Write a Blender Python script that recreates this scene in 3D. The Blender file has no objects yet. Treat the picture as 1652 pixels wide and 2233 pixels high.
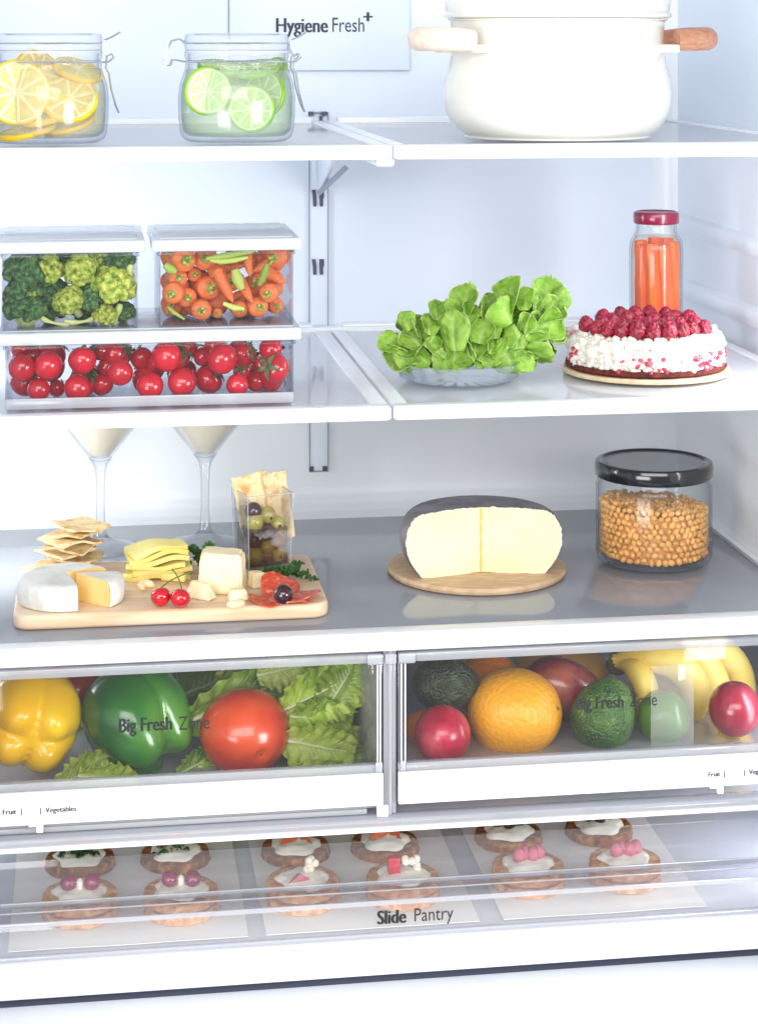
import bpy, bmesh, math, random
from math import sin, cos, pi, radians, atan2, sqrt
from mathutils import Vector, Matrix, Euler, noise

SC = bpy.context.scene
COL = SC.collection
rnd = random.Random(11)

# ---------------------------------------------------------------- camera
CX, CZ = -0.233, 1.40                 # lens position (Y = 0), level, with a vertical shift as on a view camera
PSI = math.atan(626/4300)             # turned a little to the right
cam = bpy.data.cameras.new('camera')
cam.sensor_fit = 'HORIZONTAL'; cam.sensor_width = 36.0
cam.lens = 36.0*4300/1652; cam.shift_y = -(1116-80)/1652
cam.clip_start = 0.05; cam.clip_end = 50
camo = bpy.data.objects.new('camera', cam); COL.objects.link(camo)
camo.location = (CX, 0, CZ); camo.rotation_euler = (radians(90), 0, -PSI)
SC.camera = camo

# ---------------------------------------------------------------- world and lamps
W = bpy.data.worlds.new('World'); SC.world = W; W.use_nodes = True
W.node_tree.nodes['Background'].inputs[0].default_value = (0.94, 0.97, 1.0, 1)
W.node_tree.nodes['Background'].inputs[1].default_value = 0.45

def area(name, loc, target, sx, sy, power, color):
    l = bpy.data.lights.new(name, 'AREA'); l.shape = 'RECTANGLE'; l.size = sx; l.size_y = sy
    l.energy = power; l.color = color
    o = bpy.data.objects.new(name, l); COL.objects.link(o); o.location = loc
    d = Vector(target)-Vector(loc); o.rotation_euler = d.to_track_quat('-Z', 'Y').to_euler()
    return o
area('softbox_front', (-0.5, -0.9, 1.95), (0.0, 1.8, 1.05), 2.6, 0.9, 52, (1.0, 0.985, 0.97))
area('softbox_right', (1.55, -0.5, 1.05), (0.1, 1.8, 0.85), 0.9, 0.7, 40, (0.99, 0.995, 1.0))
area('softbox_left', (-1.45, -0.6, 0.80), (0.0, 1.8, 0.90), 1.3, 0.8, 32, (1.0, 0.99, 0.98))
# refrigerator's own top lamp; side fill strips added out of view to brighten walls
area('interior_lamp', (0.0, 1.72, 1.61), (0.0, 1.78, 1.0), 0.62, 0.22, 0.22, (0.95, 0.98, 1.0))
area('fill_strip_left', (-0.385, 1.74, 1.03), (0.2, 2.04, 1.0), 0.05, 0.60, 1.7, (0.95, 0.98, 1.0))
area('fill_strip_right', (0.372, 1.56, 1.03), (-0.25, 2.04, 1.0), 0.05, 0.60, 1.9, (0.95, 0.98, 1.0))
SC.view_settings.view_transform = 'Standard'; SC.view_settings.look = 'None'
SC.view_settings.exposure = 0.12; SC.view_settings.gamma = 1.0
cy = SC.cycles
cy.max_bounces = 10; cy.diffuse_bounces = 5; cy.glossy_bounces = 5; cy.transmission_bounces = 8
cy.transparent_max_bounces = 40; cy.caustics_reflective = False; cy.caustics_refractive = False
cy.use_denoising = True; cy.sample_clamp_indirect = 6.0

# ---------------------------------------------------------------- helpers
F_ = 4300.0
FV = Vector((sin(PSI), cos(PSI), 0)); RV = Vector((cos(PSI), -sin(PSI), 0)); UV = Vector((0, 0, 1))
def ray(px, py): return FV + RV*((px-826)/F_) + UV*((80-py)/F_)
def P(px, py, Y):
    d = ray(px, py); t = Y/d.y
    return Vector((CX, 0, CZ)) + d*t
def S(px, py, z):
    d = ray(px, py); t = (z-CZ)/d.z
    return Vector((CX, 0, CZ)) + d*t
def px2m(n, Y): return n*Y/F_*1.01

def lin(c):
    c = c/255.0
    return c/12.92 if c <= 0.04045 else ((c+0.055)/1.055)**2.4
def C(r, g, b): return (lin(r), lin(g), lin(b), 1)

class NT:
    def __init__(s, name):
        s.m = bpy.data.materials.new(name); s.m.use_nodes = True
        s.t = s.m.node_tree; s.t.nodes.clear()
        s.out = s.n('ShaderNodeOutputMaterial')
    def n(s, k, **kw):
        nd = s.t.nodes.new(k)
        for a, b in kw.items(): setattr(nd, a, b)
        return nd
    def l(s, a, b): s.t.links.new(a, b)

def ramp(N, src, cols):
    r = N.n('ShaderNodeValToRGB'); el = r.color_ramp.elements
    while len(el) < len(cols): el.new(0.5)
    for e, (p, c) in zip(el, cols): e.position = p; e.color = c
    N.l(src, r.inputs[0]); return r

def M(name, c1, c2=None, c3=None, scale=30, detail=3, rough=.5, bump=0, bscale=200, sss=0, coat=0,
      spec=.5, rv=0, voro=False, stretch=(1, 1, 1), lo=.35, hi=.65, metal=0, sssr=(1, .5, .3), bdist=.001, dist=0):
    N = NT(name); b = N.n('ShaderNodeBsdfPrincipled'); N.l(b.outputs[0], N.out.inputs[0])
    b.inputs['Roughness'].default_value = rough; b.inputs['Specular IOR Level'].default_value = spec
    b.inputs['Coat Weight'].default_value = coat; b.inputs['Coat Roughness'].default_value = .08
    b.inputs['Metallic'].default_value = metal
    if sss:
        b.inputs['Subsurface Weight'].default_value = sss; b.inputs['Subsurface Scale'].default_value = .01
        b.inputs['Subsurface Radius'].default_value = sssr
    tc = N.n('ShaderNodeTexCoord'); mp = N.n('ShaderNodeMapping'); mp.inputs['Scale'].default_value = stretch
    oi = N.n('ShaderNodeObjectInfo')
    ad = N.n('ShaderNodeVectorMath', operation='MULTIPLY_ADD'); ad.inputs[1].default_value = (3, 3, 3)
    N.l(oi.outputs['Random'], ad.inputs[0]); N.l(tc.outputs['Object'], ad.inputs[2])
    N.l(ad.outputs[0], mp.inputs[0])
    col = None
    if c2 is not None:
        nz = N.n('ShaderNodeTexNoise'); nz.inputs['Scale'].default_value = scale; nz.inputs['Detail'].default_value = detail
        nz.inputs['Distortion'].default_value = dist
        N.l(mp.outputs[0], nz.inputs[0])
        cols = [(lo, c1), (hi, c2)] if c3 is None else [(lo, c1), ((lo+hi)/2, c2), (hi, c3)]
        col = ramp(N, nz.outputs['Fac'], cols).outputs[0]
    if rv:
        hs = N.n('ShaderNodeHueSaturation')
        mr = N.n('ShaderNodeMapRange'); mr.inputs[3].default_value = 1-rv; mr.inputs[4].default_value = 1+rv
        N.l(oi.outputs['Random'], mr.inputs[0]); N.l(mr.outputs[0], hs.inputs['Value'])
        if col: N.l(col, hs.inputs['Color'])
        else: hs.inputs['Color'].default_value = c1
        col = hs.outputs[0]
    if col: N.l(col, b.inputs['Base Color'])
    else: b.inputs['Base Color'].default_value = c1
    if bump:
        if voro:
            tx = N.n('ShaderNodeTexVoronoi'); o = 'Distance'
        else:
            tx = N.n('ShaderNodeTexNoise'); o = 'Fac'; tx.inputs['Detail'].default_value = 4
        tx.inputs['Scale'].default_value = bscale; N.l(mp.outputs[0], tx.inputs[0])
        bp = N.n('ShaderNodeBump'); bp.inputs['Strength'].default_value = bump; bp.inputs['Distance'].default_value = bdist
        if voro: bp.invert = True
        N.l(tx.outputs[o], bp.inputs['Height']); N.l(bp.outputs[0], b.inputs['Normal'])
    return N.m

def CLR(name, tint=(1, 1, 1, 1), edge=(.6, .64, .7, 1), milk=0.0, milkcol=(.8, .82, .88, 1), rough=.02, ior=1.45, refl=1.0, ep=2.5):
    """clear glass or plastic: transmission tinted towards grazing view, milky share, Fresnel reflection"""
    N = NT(name)
    lw = N.n('ShaderNodeLayerWeight'); lw.inputs[0].default_value = .5
    pw = N.n('ShaderNodeMath', operation='POWER'); pw.inputs[1].default_value = ep
    N.l(lw.outputs['Facing'], pw.inputs[0])
    mx = N.n('ShaderNodeMix', data_type='RGBA'); N.l(pw.outputs[0], mx.inputs['Factor'])
    mx.inputs['A'].default_value = tint; mx.inputs['B'].default_value = edge
    tr = N.n('ShaderNodeBsdfTransparent'); N.l(mx.outputs['Result'], tr.inputs[0])
    sh = tr.outputs[0]
    if milk:
        df = N.n('ShaderNodeBsdfDiffuse'); df.inputs[0].default_value = milkcol
        m1 = N.n('ShaderNodeMixShader'); m1.inputs[0].default_value = milk
        N.l(sh, m1.inputs[1]); N.l(df.outputs[0], m1.inputs[2]); sh = m1.outputs[0]
    gl = N.n('ShaderNodeBsdfGlossy'); gl.inputs['Roughness'].default_value = rough
    p5 = N.n('ShaderNodeMath', operation='POWER'); p5.inputs[1].default_value = 5.0; N.l(lw.outputs['Facing'], p5.inputs[0])
    f0 = ((ior-1)/(ior+1))**2
    mu = N.n('ShaderNodeMath', operation='MULTIPLY_ADD', use_clamp=True); mu.inputs[1].default_value = (.85-f0)*refl; mu.inputs[2].default_value = f0*refl
    N.l(p5.outputs[0], mu.inputs[0])
    m2 = N.n('ShaderNodeMixShader'); N.l(mu.outputs[0], m2.inputs[0]); N.l(sh, m2.inputs[1]); N.l(gl.outputs[0], m2.inputs[2])
    N.l(m2.outputs[0], N.out.inputs[0])
    return N.m

_ico = {}
def ico(sub):
    if sub not in _ico:
        bm = bmesh.new(); bmesh.ops.create_icosphere(bm, subdivisions=sub, radius=1)
        _ico[sub] = ([v.co.copy() for v in bm.verts], [[v.index for v in f.verts] for f in bm.faces]); bm.free()
    return _ico[sub]

class G:
    def __init__(s): s.V = []; s.F = []
    def add(s, V, F, mtx=None):
        o = len(s.V)
        s.V += [mtx @ Vector(v) for v in V] if mtx is not None else [Vector(v) for v in V]
        s.F += [[i+o for i in f] for f in F]; return s
    def bm(s, bm, mtx=None):
        bm.verts.index_update()
        s.add([v.co.copy() for v in bm.verts], [[v.index for v in f.verts] for f in bm.faces], mtx); bm.free(); return s
    def box(s, x0, x1, y0, y1, z0, z1, b=0, seg=2, mtx=None):
        bm = bmesh.new(); bmesh.ops.create_cube(bm, size=1)
        for v in bm.verts:
            v.co = ((x0+x1)/2+v.co.x*(x1-x0), (y0+y1)/2+v.co.y*(y1-y0), (z0+z1)/2+v.co.z*(z1-z0))
        if b: bmesh.ops.bevel(bm, geom=bm.edges[:], offset=b, segments=seg, affect='EDGES', profile=.5, clamp_overlap=True)
        return s.bm(bm, mtx)
    def prism(s, pts, z0, z1, b=0, seg=2, mtx=None):
        bm = bmesh.new(); vs = [bm.verts.new((p[0], p[1], z0)) for p in pts]
        f = bm.faces.new(vs); f.normal_update()
        if f.normal.z > 0: f.normal_flip()
        r = bmesh.ops.extrude_face_region(bm, geom=[f])
        for e in r['geom']:
            if isinstance(e, bmesh.types.BMVert): e.co.z = z1
        if b:
            ed = [e for e in bm.edges if abs(e.verts[0].co.z-e.verts[1].co.z) < 1e-7]
            bmesh.ops.bevel(bm, geom=ed, offset=b, segments=seg, affect='EDGES', profile=.5, clamp_overlap=True)
        bmesh.ops.recalc_face_normals(bm, faces=bm.faces[:])
        return s.bm(bm, mtx)
    def lathe(s, prof, n=48, a0=0, a1=2*pi, mtx=None, wob=None):
        full = abs(a1-a0-2*pi) < 1e-6; V = []; Fc = []; m = len(prof); k = n if full else n+1
        for i in range(k):
            a = a0+(a1-a0)*i/n
            for (r, z) in prof:
                w = wob(a, r, z) if wob else 0
                V.append(((r+w)*cos(a), (r+w)*sin(a), z))
        for i in range(n):
            j = (i+1) % k
            for q in range(m-1):
                a_, b_, c_, d_ = i*m+q, j*m+q, j*m+q+1, i*m+q+1
                if prof[q][0] < 1e-7: Fc.append([a_, c_, d_])
                elif prof[q+1][0] < 1e-7: Fc.append([a_, b_, d_])
                else: Fc.append([a_, b_, c_, d_])
        return s.add(V, Fc, mtx)
    def tube(s, pts, r, n=8, loop=False, mtx=None, flat=1.0):
        pts = [Vector(p) for p in pts]; m = len(pts)
        rr = r if isinstance(r, (list, tuple)) else [r]*m
        V = []; Fc = []; up = None
        for i, p in enumerate(pts):
            if loop: t = (pts[(i+1) % m]-pts[i-1]).normalized()
            else: t = (pts[min(i+1, m-1)]-pts[max(i-1, 0)]).normalized()
            if up is None:
                up = Vector((0, 0, 1)) if abs(t.z) < .9 else Vector((1, 0, 0))
            x = up.cross(t)
            if x.length < 1e-6: x = Vector((1, 0, 0)).cross(t)
            x.normalize(); y = t.cross(x); up = y
            for k in range(n):
                a = 2*pi*k/n; V.append(p+x*cos(a)*rr[i]+y*sin(a)*rr[i]*flat)
        for i in range(m if loop else m-1):
            j = (i+1) % m
            for k in range(n):
                l = (k+1) % n; Fc.append([i*n+k, i*n+l, j*n+l, j*n+k])
        if not loop:
            Fc.append([k for k in range(n)][::-1]); Fc.append([(m-1)*n+k for k in range(n)])
        return s.add(V, Fc, mtx)
    def ball(s, c=(0, 0, 0), r=(1, 1, 1), sub=3, fn=None, mtx=None):
        V, Fc = ico(sub)
        if not isinstance(r, (tuple, list)): r = (r, r, r)
        out = []
        for v in V:
            k = fn(v) if fn else v
            out.append(Vector((c[0]+k.x*r[0], c[1]+k.y*r[1], c[2]+k.z*r[2])))
        return s.add(out, Fc, mtx)
    def grid(s, fn, nu, nv, mtx=None, thick=0):
        V = [fn(i/(nu-1), j/(nv-1)) for i in range(nu) for j in range(nv)]
        V = [Vector(v) for v in V]
        Fc = [[i*nv+j, (i+1)*nv+j, (i+1)*nv+j+1, i*nv+j+1] for i in range(nu-1) for j in range(nv-1)]
        if thick:
            n0 = len(V); N = []
            for i in range(nu):
                for j in range(nv):
                    a = V[min(i+1, nu-1)*nv+j]-V[max(i-1, 0)*nv+j]; b = V[i*nv+min(j+1, nv-1)]-V[i*nv+max(j-1, 0)]
                    q = a.cross(b); q = q.normalized() if q.length > 1e-12 else Vector((0, 0, 1)); N.append(q)
            V2 = [v-q*thick for v, q in zip(V, N)]
            F2 = [[a+n0 for a in f][::-1] for f in Fc]
            ring = [(i, 0) for i in range(nu)]+[(nu-1, j) for j in range(1, nv)]+[(i, nv-1) for i in range(nu-2, -1, -1)]+[(0, j) for j in range(nv-2, 0, -1)]
            ids = [i*nv+j for i, j in ring]
            F3 = [[ids[k], ids[k-1], ids[k-1]+n0, ids[k]+n0] for k in range(len(ids))]
            V = V+V2; Fc = Fc+F2+F3
        return s.add(V, Fc, mtx)
    def mesh(s, name, smooth=True, ang=38):
        me = bpy.data.meshes.new(name); me.from_pydata([tuple(v) for v in s.V], [], s.F)
        if smooth:
            me.shade_smooth(); me.set_sharp_from_angle(angle=radians(ang))
        me.validate(); me.update(); return me
    def mk(s, name, mat, parent=None, loc=None, rot=None, smooth=True, ang=38):
        me = s.mesh(name, smooth, ang); me.materials.append(mat)
        return link(name, me, parent, loc, rot)

def link(name, me, parent=None, loc=None, rot=None, scale=None):
    o = bpy.data.objects.new(name, me); COL.objects.link(o)
    if parent is not None: o.parent = parent
    if loc is not None: o.location = loc
    if rot is not None: o.rotation_euler = rot
    if scale is not None: o.scale = scale if isinstance(scale, (tuple, list, Vector)) else (scale,)*3
    return o
def tag(o, label, cat, group=None, kind=None):
    if label: o['label'] = label
    if cat: o['category'] = cat
    if group: o['group'] = group
    if kind: o['kind'] = kind
    return o
def thing(name, label, cat, loc=(0, 0, 0), rot=None, group=None, scale=None):
    o = link(name, None, None, loc, rot, scale); o.empty_display_size = .02
    return tag(o, label, cat, group)
def lettering(txt, size, loc, mat, parent, bold=0, sx=.8, rot=(pi/2, 0, 0), align='LEFT', name='lettering', shear=0):
    """flat print, turned into a mesh; bold strokes are two or three passes set side by side"""
    c = bpy.data.curves.new('print', 'FONT'); c.body = txt; c.size = size; c.align_x = align; c.shear = shear; c.resolution_u = 3
    o = bpy.data.objects.new('print', c); COL.objects.link(o)
    bpy.context.view_layer.update()
    me = o.to_mesh(); V0 = [v.co.copy() for v in me.vertices]; F0 = [list(p.vertices) for p in me.polygons]
    o.to_mesh_clear(); bpy.data.objects.remove(o); bpy.data.curves.remove(c)
    g = G(); n = 3 if bold else 1
    for k in range(n):
        g.add([(v.x*sx+(k-(n-1)/2)*bold, v.y, .00005*k) for v in V0], F0)
    return g.mk(name, mat, parent, loc, rot, smooth=False)
ORD = ['first', 'second', 'third', 'fourth', 'fifth', 'sixth', 'seventh', 'eighth', 'ninth', 'tenth', 'eleventh', 'twelfth', 'thirteenth', 'fourteenth', 'fifteenth', 'sixteenth', 'seventeenth', 'eighteenth', 'nineteenth', 'twentieth', 'twenty-first', 'twenty-second', 'twenty-third']
def ordn(i, n):
    if i == 0: return 'leftmost'
    if i == n-1: return 'rightmost'
    return ORD[i]+' from left'
def nz(v, s=1): return noise.noise(Vector(v)*s)

# ---------------------------------------------------------------- materials of the refrigerator
white = M('white_plastic', C(238, 240, 244), C(242, 243, 246), scale=6, rough=.28, spec=.5)
liner = M('liner_plastic', C(227, 234, 243), C(233, 239, 247), scale=4, rough=.38, bump=.05, bscale=60)
linerlow = M('liner_plastic_grey', C(230, 234, 238), C(236, 239, 242), scale=4, rough=.4)
frost = CLR('frosted_shelf_glass', (.86, .87, .92, 1), (.7, .72, .8, 1), milk=.76, milkcol=(.82, .84, .88, 1), rough=.06)
greyglass = M('grey_glass', C(140, 144, 152), C(150, 154, 161), scale=3, rough=.09, spec=.7)
clear = CLR('clear_plastic', (.985, .985, .99, 1), (.7, .7, .76, 1), milk=.006, rough=.04)
clearrim = CLR('clear_plastic_rim', (.88, .88, .91, 1), (.66, .66, .72, 1), milk=.32, milkcol=(.78, .80, .83, 1), rough=.08)
lilac = M('lilac_plastic', C(216, 220, 229), C(226, 230, 236), scale=5, rough=.25)
slotm = M('slot_shadow_grey', C(80, 84, 104), rough=.6)
edgem = M('rail_edge_grey', C(150, 156, 172), rough=.5)
inkm = M('grey_ink', C(58, 62, 74), rough=.6)
inkd = M('dark_ink', C(26, 30, 34), rough=.6)
# ================================================================ THE REFRIGERATOR
fr = thing('refrigerator', 'open white refrigerator interior with pale blue liner walls behind every shelf', 'refrigerator', (0, 1.8, .6))
def part(g, name, mat, parent=fr, smooth=True, org=(0, 1.8, .6)):
    for v in g.V: v -= Vector(org)
    return g.mk(name, mat, parent, smooth=smooth)
ZT, ZM, ZL = CZ-.0854, CZ-.292, CZ-.4711        # tops of the three shelf levels
# back wall, upper zone, with its lower zone a step nearer
part(G().box(-.40, .365, 2.04, 2.06, CZ-.30, CZ+.24), 'back_wall', liner)
# lower back wall with the cove that runs down to the grey shelf
def cove(u, v):
    x = -.40+.79*v; t = u
    pr = [(1.955, CZ-.29), (1.955, CZ-.40), (1.955, CZ-.448), (1.953, CZ-.456), (1.947, CZ-.4635), (1.936, CZ-.4685), (1.922, CZ-.4705), (1.90, CZ-.4735)]
    k = t*(len(pr)-1); i = min(int(k), len(pr)-2); f = k-i
    return (x, pr[i][0]*(1-f)+pr[i+1][0]*f, pr[i][1]*(1-f)+pr[i+1][1]*f)
part(G().grid(cove, 29, 2, thick=.008), 'back_wall', linerlow)
part(G().box(-.40, .39, 1.957, 2.05, CZ-.302, CZ-.2995), 'wall_step', linerlow)
# side walls; the right one carries moulded shelf ribs
part(G().box(.38, .40, 1.30, 2.06, CZ-.46, CZ+.24), 'side_wall', liner)
part(G().box(.3665, .3815, 1.30, 2.0, CZ-.3025, CZ-.299), 'wall_step', linerlow)
def covr(u, v):
    pr = [(.3657, CZ-.30), (.3655, CZ-.40), (.365, CZ-.452), (.3625, CZ-.463), (.359, CZ-.4695), (.354, CZ-.472)]
    k = u*5; i = min(int(k), 4); f = k-i
    return (pr[i][0]*(1-f)+pr[i+1][0]*f, 1.30+.70*v, pr[i][1]*(1-f)+pr[i+1][1]*f)
part(G().grid(covr, 16, 2, thick=.006), 'side_wall', linerlow)
part(G().box(-.42, -.40, 1.30, 2.06, CZ-.76, CZ+.24), 'side_wall', liner)
part(G().box(.40, .42, 1.30, 2.06, CZ-.76, CZ-.46), 'side_wall', liner)
part(G().box(-.40, .40, 1.97, 1.985, CZ-.76, CZ-.475), 'back_wall', linerlow)
# chamfered corner strip
part(G().prism([(.358, 2.042), (.362, 2.034), (.374, 2.022), (.382, 2.018), (.384, 2.042)], CZ-.30, CZ+.24), 'corner_strip', white)
for zc in (CZ-.196, CZ-.262):
    g = G()
    prof = [(.382, .011), (.3745, .0085), (.3715, .004), (.3715, -.003), (.3745, -.0075), (.382, -.009)]
    g.grid(lambda u, v: (prof[min(int(u*5+.0001), 5)][0], 1.33+.685*v, zc+prof[min(int(u*5+.0001), 5)][1]), 6, 2)
    part(g, 'shelf_rib', liner)
# air duct panel with its print
g = G(); g.box(P(500, 60, 2.035).x, P(892, 60, 2.035).x, 2.031, 2.041, P(890, 152, 2.031).z, CZ+.24, b=.0015)
part(g, 'duct_panel', liner)
part(G().box(P(497, 60, 2.04).x, P(500, 60, 2.035).x, 2.0385, 2.041, P(500, 70, 2.04).z, CZ+.24), 'duct_seam', edgem)
o = lettering('Hygiene', .0215, Vector(P(600, 69, 2.0305))-Vector((0, 1.8, .6)), inkm, fr, bold=.0006, sx=.78)
o = lettering('Fresh', .0215, Vector(P(722, 68, 2.0305))-Vector((0, 1.8, .6)), inkm, fr, bold=0, sx=.74)
o = lettering('+', .020, Vector(P(791, 50, 2.0305))-Vector((0, 1.8, .6)), inkm, fr, bold=.0007, sx=.9)
# shelf rail down the middle of the back wall
rl = link('shelf_rail', None, fr); rl.empty_display_size = .01
def rail(y, zt, zb, xl, xr):
    part(G().box(xl, xr, y-.004, y, zb, zt, b=.001), 'rail_face', liner, rl)
    for x in (xl, xr): part(G().box(x-.0005, x+.0005, y-.0048, y-.0035, zb, zt), 'rail_edge', edgem, rl)
xl, xr = P(673, 600, 2.04).x, P(714, 600, 2.04).x
zr0 = P(693, 1025, 1.955).z
rail(2.04, P(693, 243, 2.04).z, CZ-.2995, xl, xr)
xl2, xr2 = P(674, 900, 1.955).x, P(714, 900, 1.955).x
rail(1.955, CZ-.302, zr0, xl2, xr2)
part(G().box(xl2-.0005, xr2+.0005, 1.9502, 1.9515, zr0-.0008, zr0+.0006), 'rail_edge', edgem, rl)
for px in (679, 708):
    part(G().box(P(px-5, 1, 1.95).x, P(px+5, 1, 1.95).x, 1.9495, 1.952, zr0, zr0+.005, b=.0008), 'rail_clip', slotm, rl)
for y0, y1 in ((413, 449), (564, 598)):
    for px in (685.5, 700):
        xa, xb = P(px-4, y0, 2.036).x, P(px+4, y0, 2.036).x; za, zb = P(px, y0, 2.036).z, P(px, y1, 2.036).z
        s_ = 1 if px < 690 else -1
        zm = za+(zb-za)*.42; w = (xb-xa)
        g = G().prism([(xa-(.25*w if s_ > 0 else 0), za), (xb-(.25*w if s_ > 0 else -.25*w), za), (xb+(0 if s_ > 0 else .25*w), zm), (xb, zm+(zb-za)*.12), (xb, zb), (xa+.15*w, zb), (xa+.0, zm)], 0, .002,
                      mtx=Matrix(((1, 0, 0, 0), (0, 0, -1, 2.0362), (0, 1, 0, 0), (0, 0, 0, 1))))
        part(g, 'slot', slotm, rl)
# dark clips that show above the top shelf
za = P(693, 246, 2.03).z
for a, b in ((673, 684), (700, 714)):
    part(G().box(P(a, 1, 2.03).x, P(b, 1, 2.03).x, 2.029, 2.037, za-.0022, za+.0018, b=.0008), 'rail_clip', slotm, rl)
part(G().box(P(680, 1, 2.03).x, P(706, 1, 2.03).x, 2.032, 2.037, za, za+.0016), 'rail_edge', edgem, rl)
part(G().box(P(697, 1, 2.03).x, P(703, 1, 2.03).x, 2.031, 2.037, P(1, 272, 2.03).z, P(1, 256, 2.03).z, b=.0006), 'slot', slotm, rl)
# bottom of the cabinet
part(G().box(-.6, .6, 1.38, 1.4975, CZ-.77, CZ-.7240, b=.003), 'base_ledge', white)
part(G().box(-.42, .42, 1.50, 2.06, CZ+.24, CZ+.26), 'ceiling', liner)

# ---------------------------------------------------------------- glass shelves
def shelf(label, x0, x1, z, y0, y1, glass, lw=.013, rw=.013, h=.0115, tilt=0):
    cx = (x0+x1)/2
    t = thing('glass_shelf', label, 'shelf', (cx, y0, z-h), group='glass shelves with white frames')
    def pt(g, n, m):
        for v in g.V: v -= Vector((cx, y0, z-h))
        return g.mk(n, m, t)
    pt(G().box(x0, x1, y0, y0+.016, z-h, z, b=.003, seg=3), 'front_trim', white)
    pt(G().box(x0+.0005, x0+lw, y0+.0155, y1, z-h*.8, z-.0006, b=.0012), 'side_rail', white)
    pt(G().box(x1-rw, x1-.0005, y0+.0155, y1, z-h*.8, z-.0006, b=.0012), 'side_rail', white)
    pt(G().box(x0+lw, x1-rw, y1-.022, y1-.0004, z-h*.8, z+.0035, b=.0012), 'back_rail', white)
    pt(G().box(x0+lw-.001, x1-rw+.001, y0+.014, y1-.02, z-.0062, z-.0022), 'glass_panel', glass)
    return t
shelf('top left glass shelf holding the two clip-top jars', -.395, .0025, ZT, 1.54, 2.025, frost)
shelf('top right glass shelf holding the big white pot', .0035, .374, ZT, 1.54, 2.025, frost)
shelf('middle left glass shelf under the stacked food boxes', -.395, .0015, ZM, 1.54, 1.985, frost, rw=.0155)
sh = shelf('middle right glass shelf holding the lettuce and raspberry cake', .0035, .374, ZM, 1.54, 1.985, frost, lw=.0135)
# cantilever arm that shows below the top shelf
t = thing('shelf_bracket', 'white cantilever bracket hooked on the rail under the top shelf', 'bracket', (0.0, 2.0, ZT-.02))
g = G()
pts = [(1.70, ZT-.0125), (1.70, ZT-.018), (1.80, ZT-.024), (1.90, ZT-.030), (2.035, ZT-.078), (2.035, ZT-.0125)]
g.prism([(p[0], p[1]) for p in pts], -.0022, .0022, b=.0008, mtx=Matrix(((0, 0, 1, 0.001), (1, 0, 0, 0), (0, 1, 0, 0), (0, 0, 0, 1))))
for v in g.V: v -= Vector((0, 2.0, ZT-.02))
g.mk('arm_plate', liner, t)
g = G()
a, b = P(697, 418, 2.02), P(752, 366, 1.93)
g.tube([a, b], .0036, n=4)
for v in g.V: v -= Vector((0, 2.0, ZT-.02))
g.mk('arm_edge', edgem, t)
g = G()
q = P(826, 352, 1.56)
g.box(-.008, .007, 1.562, 1.64, ZT-.0185, ZT-.0118, b=.002)
for v in g.V: v -= Vector((0, 2.0, ZT-.02))
g.mk('front_cap', lilac, t)

# ---------------------------------------------------------------- grey glass cover over the drawers
t = thing('drawer_cover', 'wide dark grey glass shelf with white front trim above the fruit drawers', 'shelf', (0, 1.54, ZL-.0135))
g = G().box(-.395, .3525, 1.553, 1.924, ZL-.005, ZL-.0002, b=.0008)
for v in g.V: v -= Vector((0, 1.54, ZL-.0135))
g.mk('glass_panel', greyglass, t)
g = G().box(-.395, .40, 1.536, 1.556, ZL-.0135, ZL+.0012, b=.003, seg=3)
for v in g.V: v -= Vector((0, 1.54, ZL-.0135))
g.mk('front_trim', white, t)
# ================================================================ TOP SHELF
glass = CLR('jar_glass', (.985, .99, .985, 1), (.52, .58, .62, 1), milk=0.0, rough=.02, ep=3.0)
glassw = CLR('thick_clear_glass', (.985, .99, .99, 1), (.62, .65, .70, 1), milk=.015, rough=.09, ep=3.5, refl=.55)
wire = M('bail_wire', C(205, 208, 216), rough=.22, metal=.85)
limewater = CLR('lime_water', (.90, .95, .84, 1), (.84, .91, .78, 1), milk=.30, milkcol=C(206, 222, 196), rough=.05, ior=1.2)
lemonwater = CLR('lemon_water', (.95, .95, .86, 1), (.92, .92, .8, 1), milk=.26, milkcol=C(226, 222, 190), rough=.05, ior=1.2)
def juicy(name, a, b):
    return M(name, a, b, scale=260, detail=6, rough=.3, sss=.3, coat=.2, bump=.5, bscale=500, stretch=(1, 1, 1))
lime_rind = M('lime_rind', C(112, 170, 22), C(150, 195, 45), scale=50, rough=.35, bump=.2, bscale=500)
lime_pith = M('lime_pith', C(226, 238, 196), rough=.5)
lime_pulp = juicy('lime_pulp', C(158, 190, 96), C(192, 214, 140))
lemon_rind = M('lemon_rind', C(246, 196, 8), C(252, 214, 30), scale=50, rough=.35, bump=.2, bscale=500)
lemon_pith = M('lemon_pith', C(250, 240, 196), rough=.5)
lemon_pulp = juicy('lemon_pulp', C(236, 200, 96), C(244, 220, 150))
_sl = {}
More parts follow.
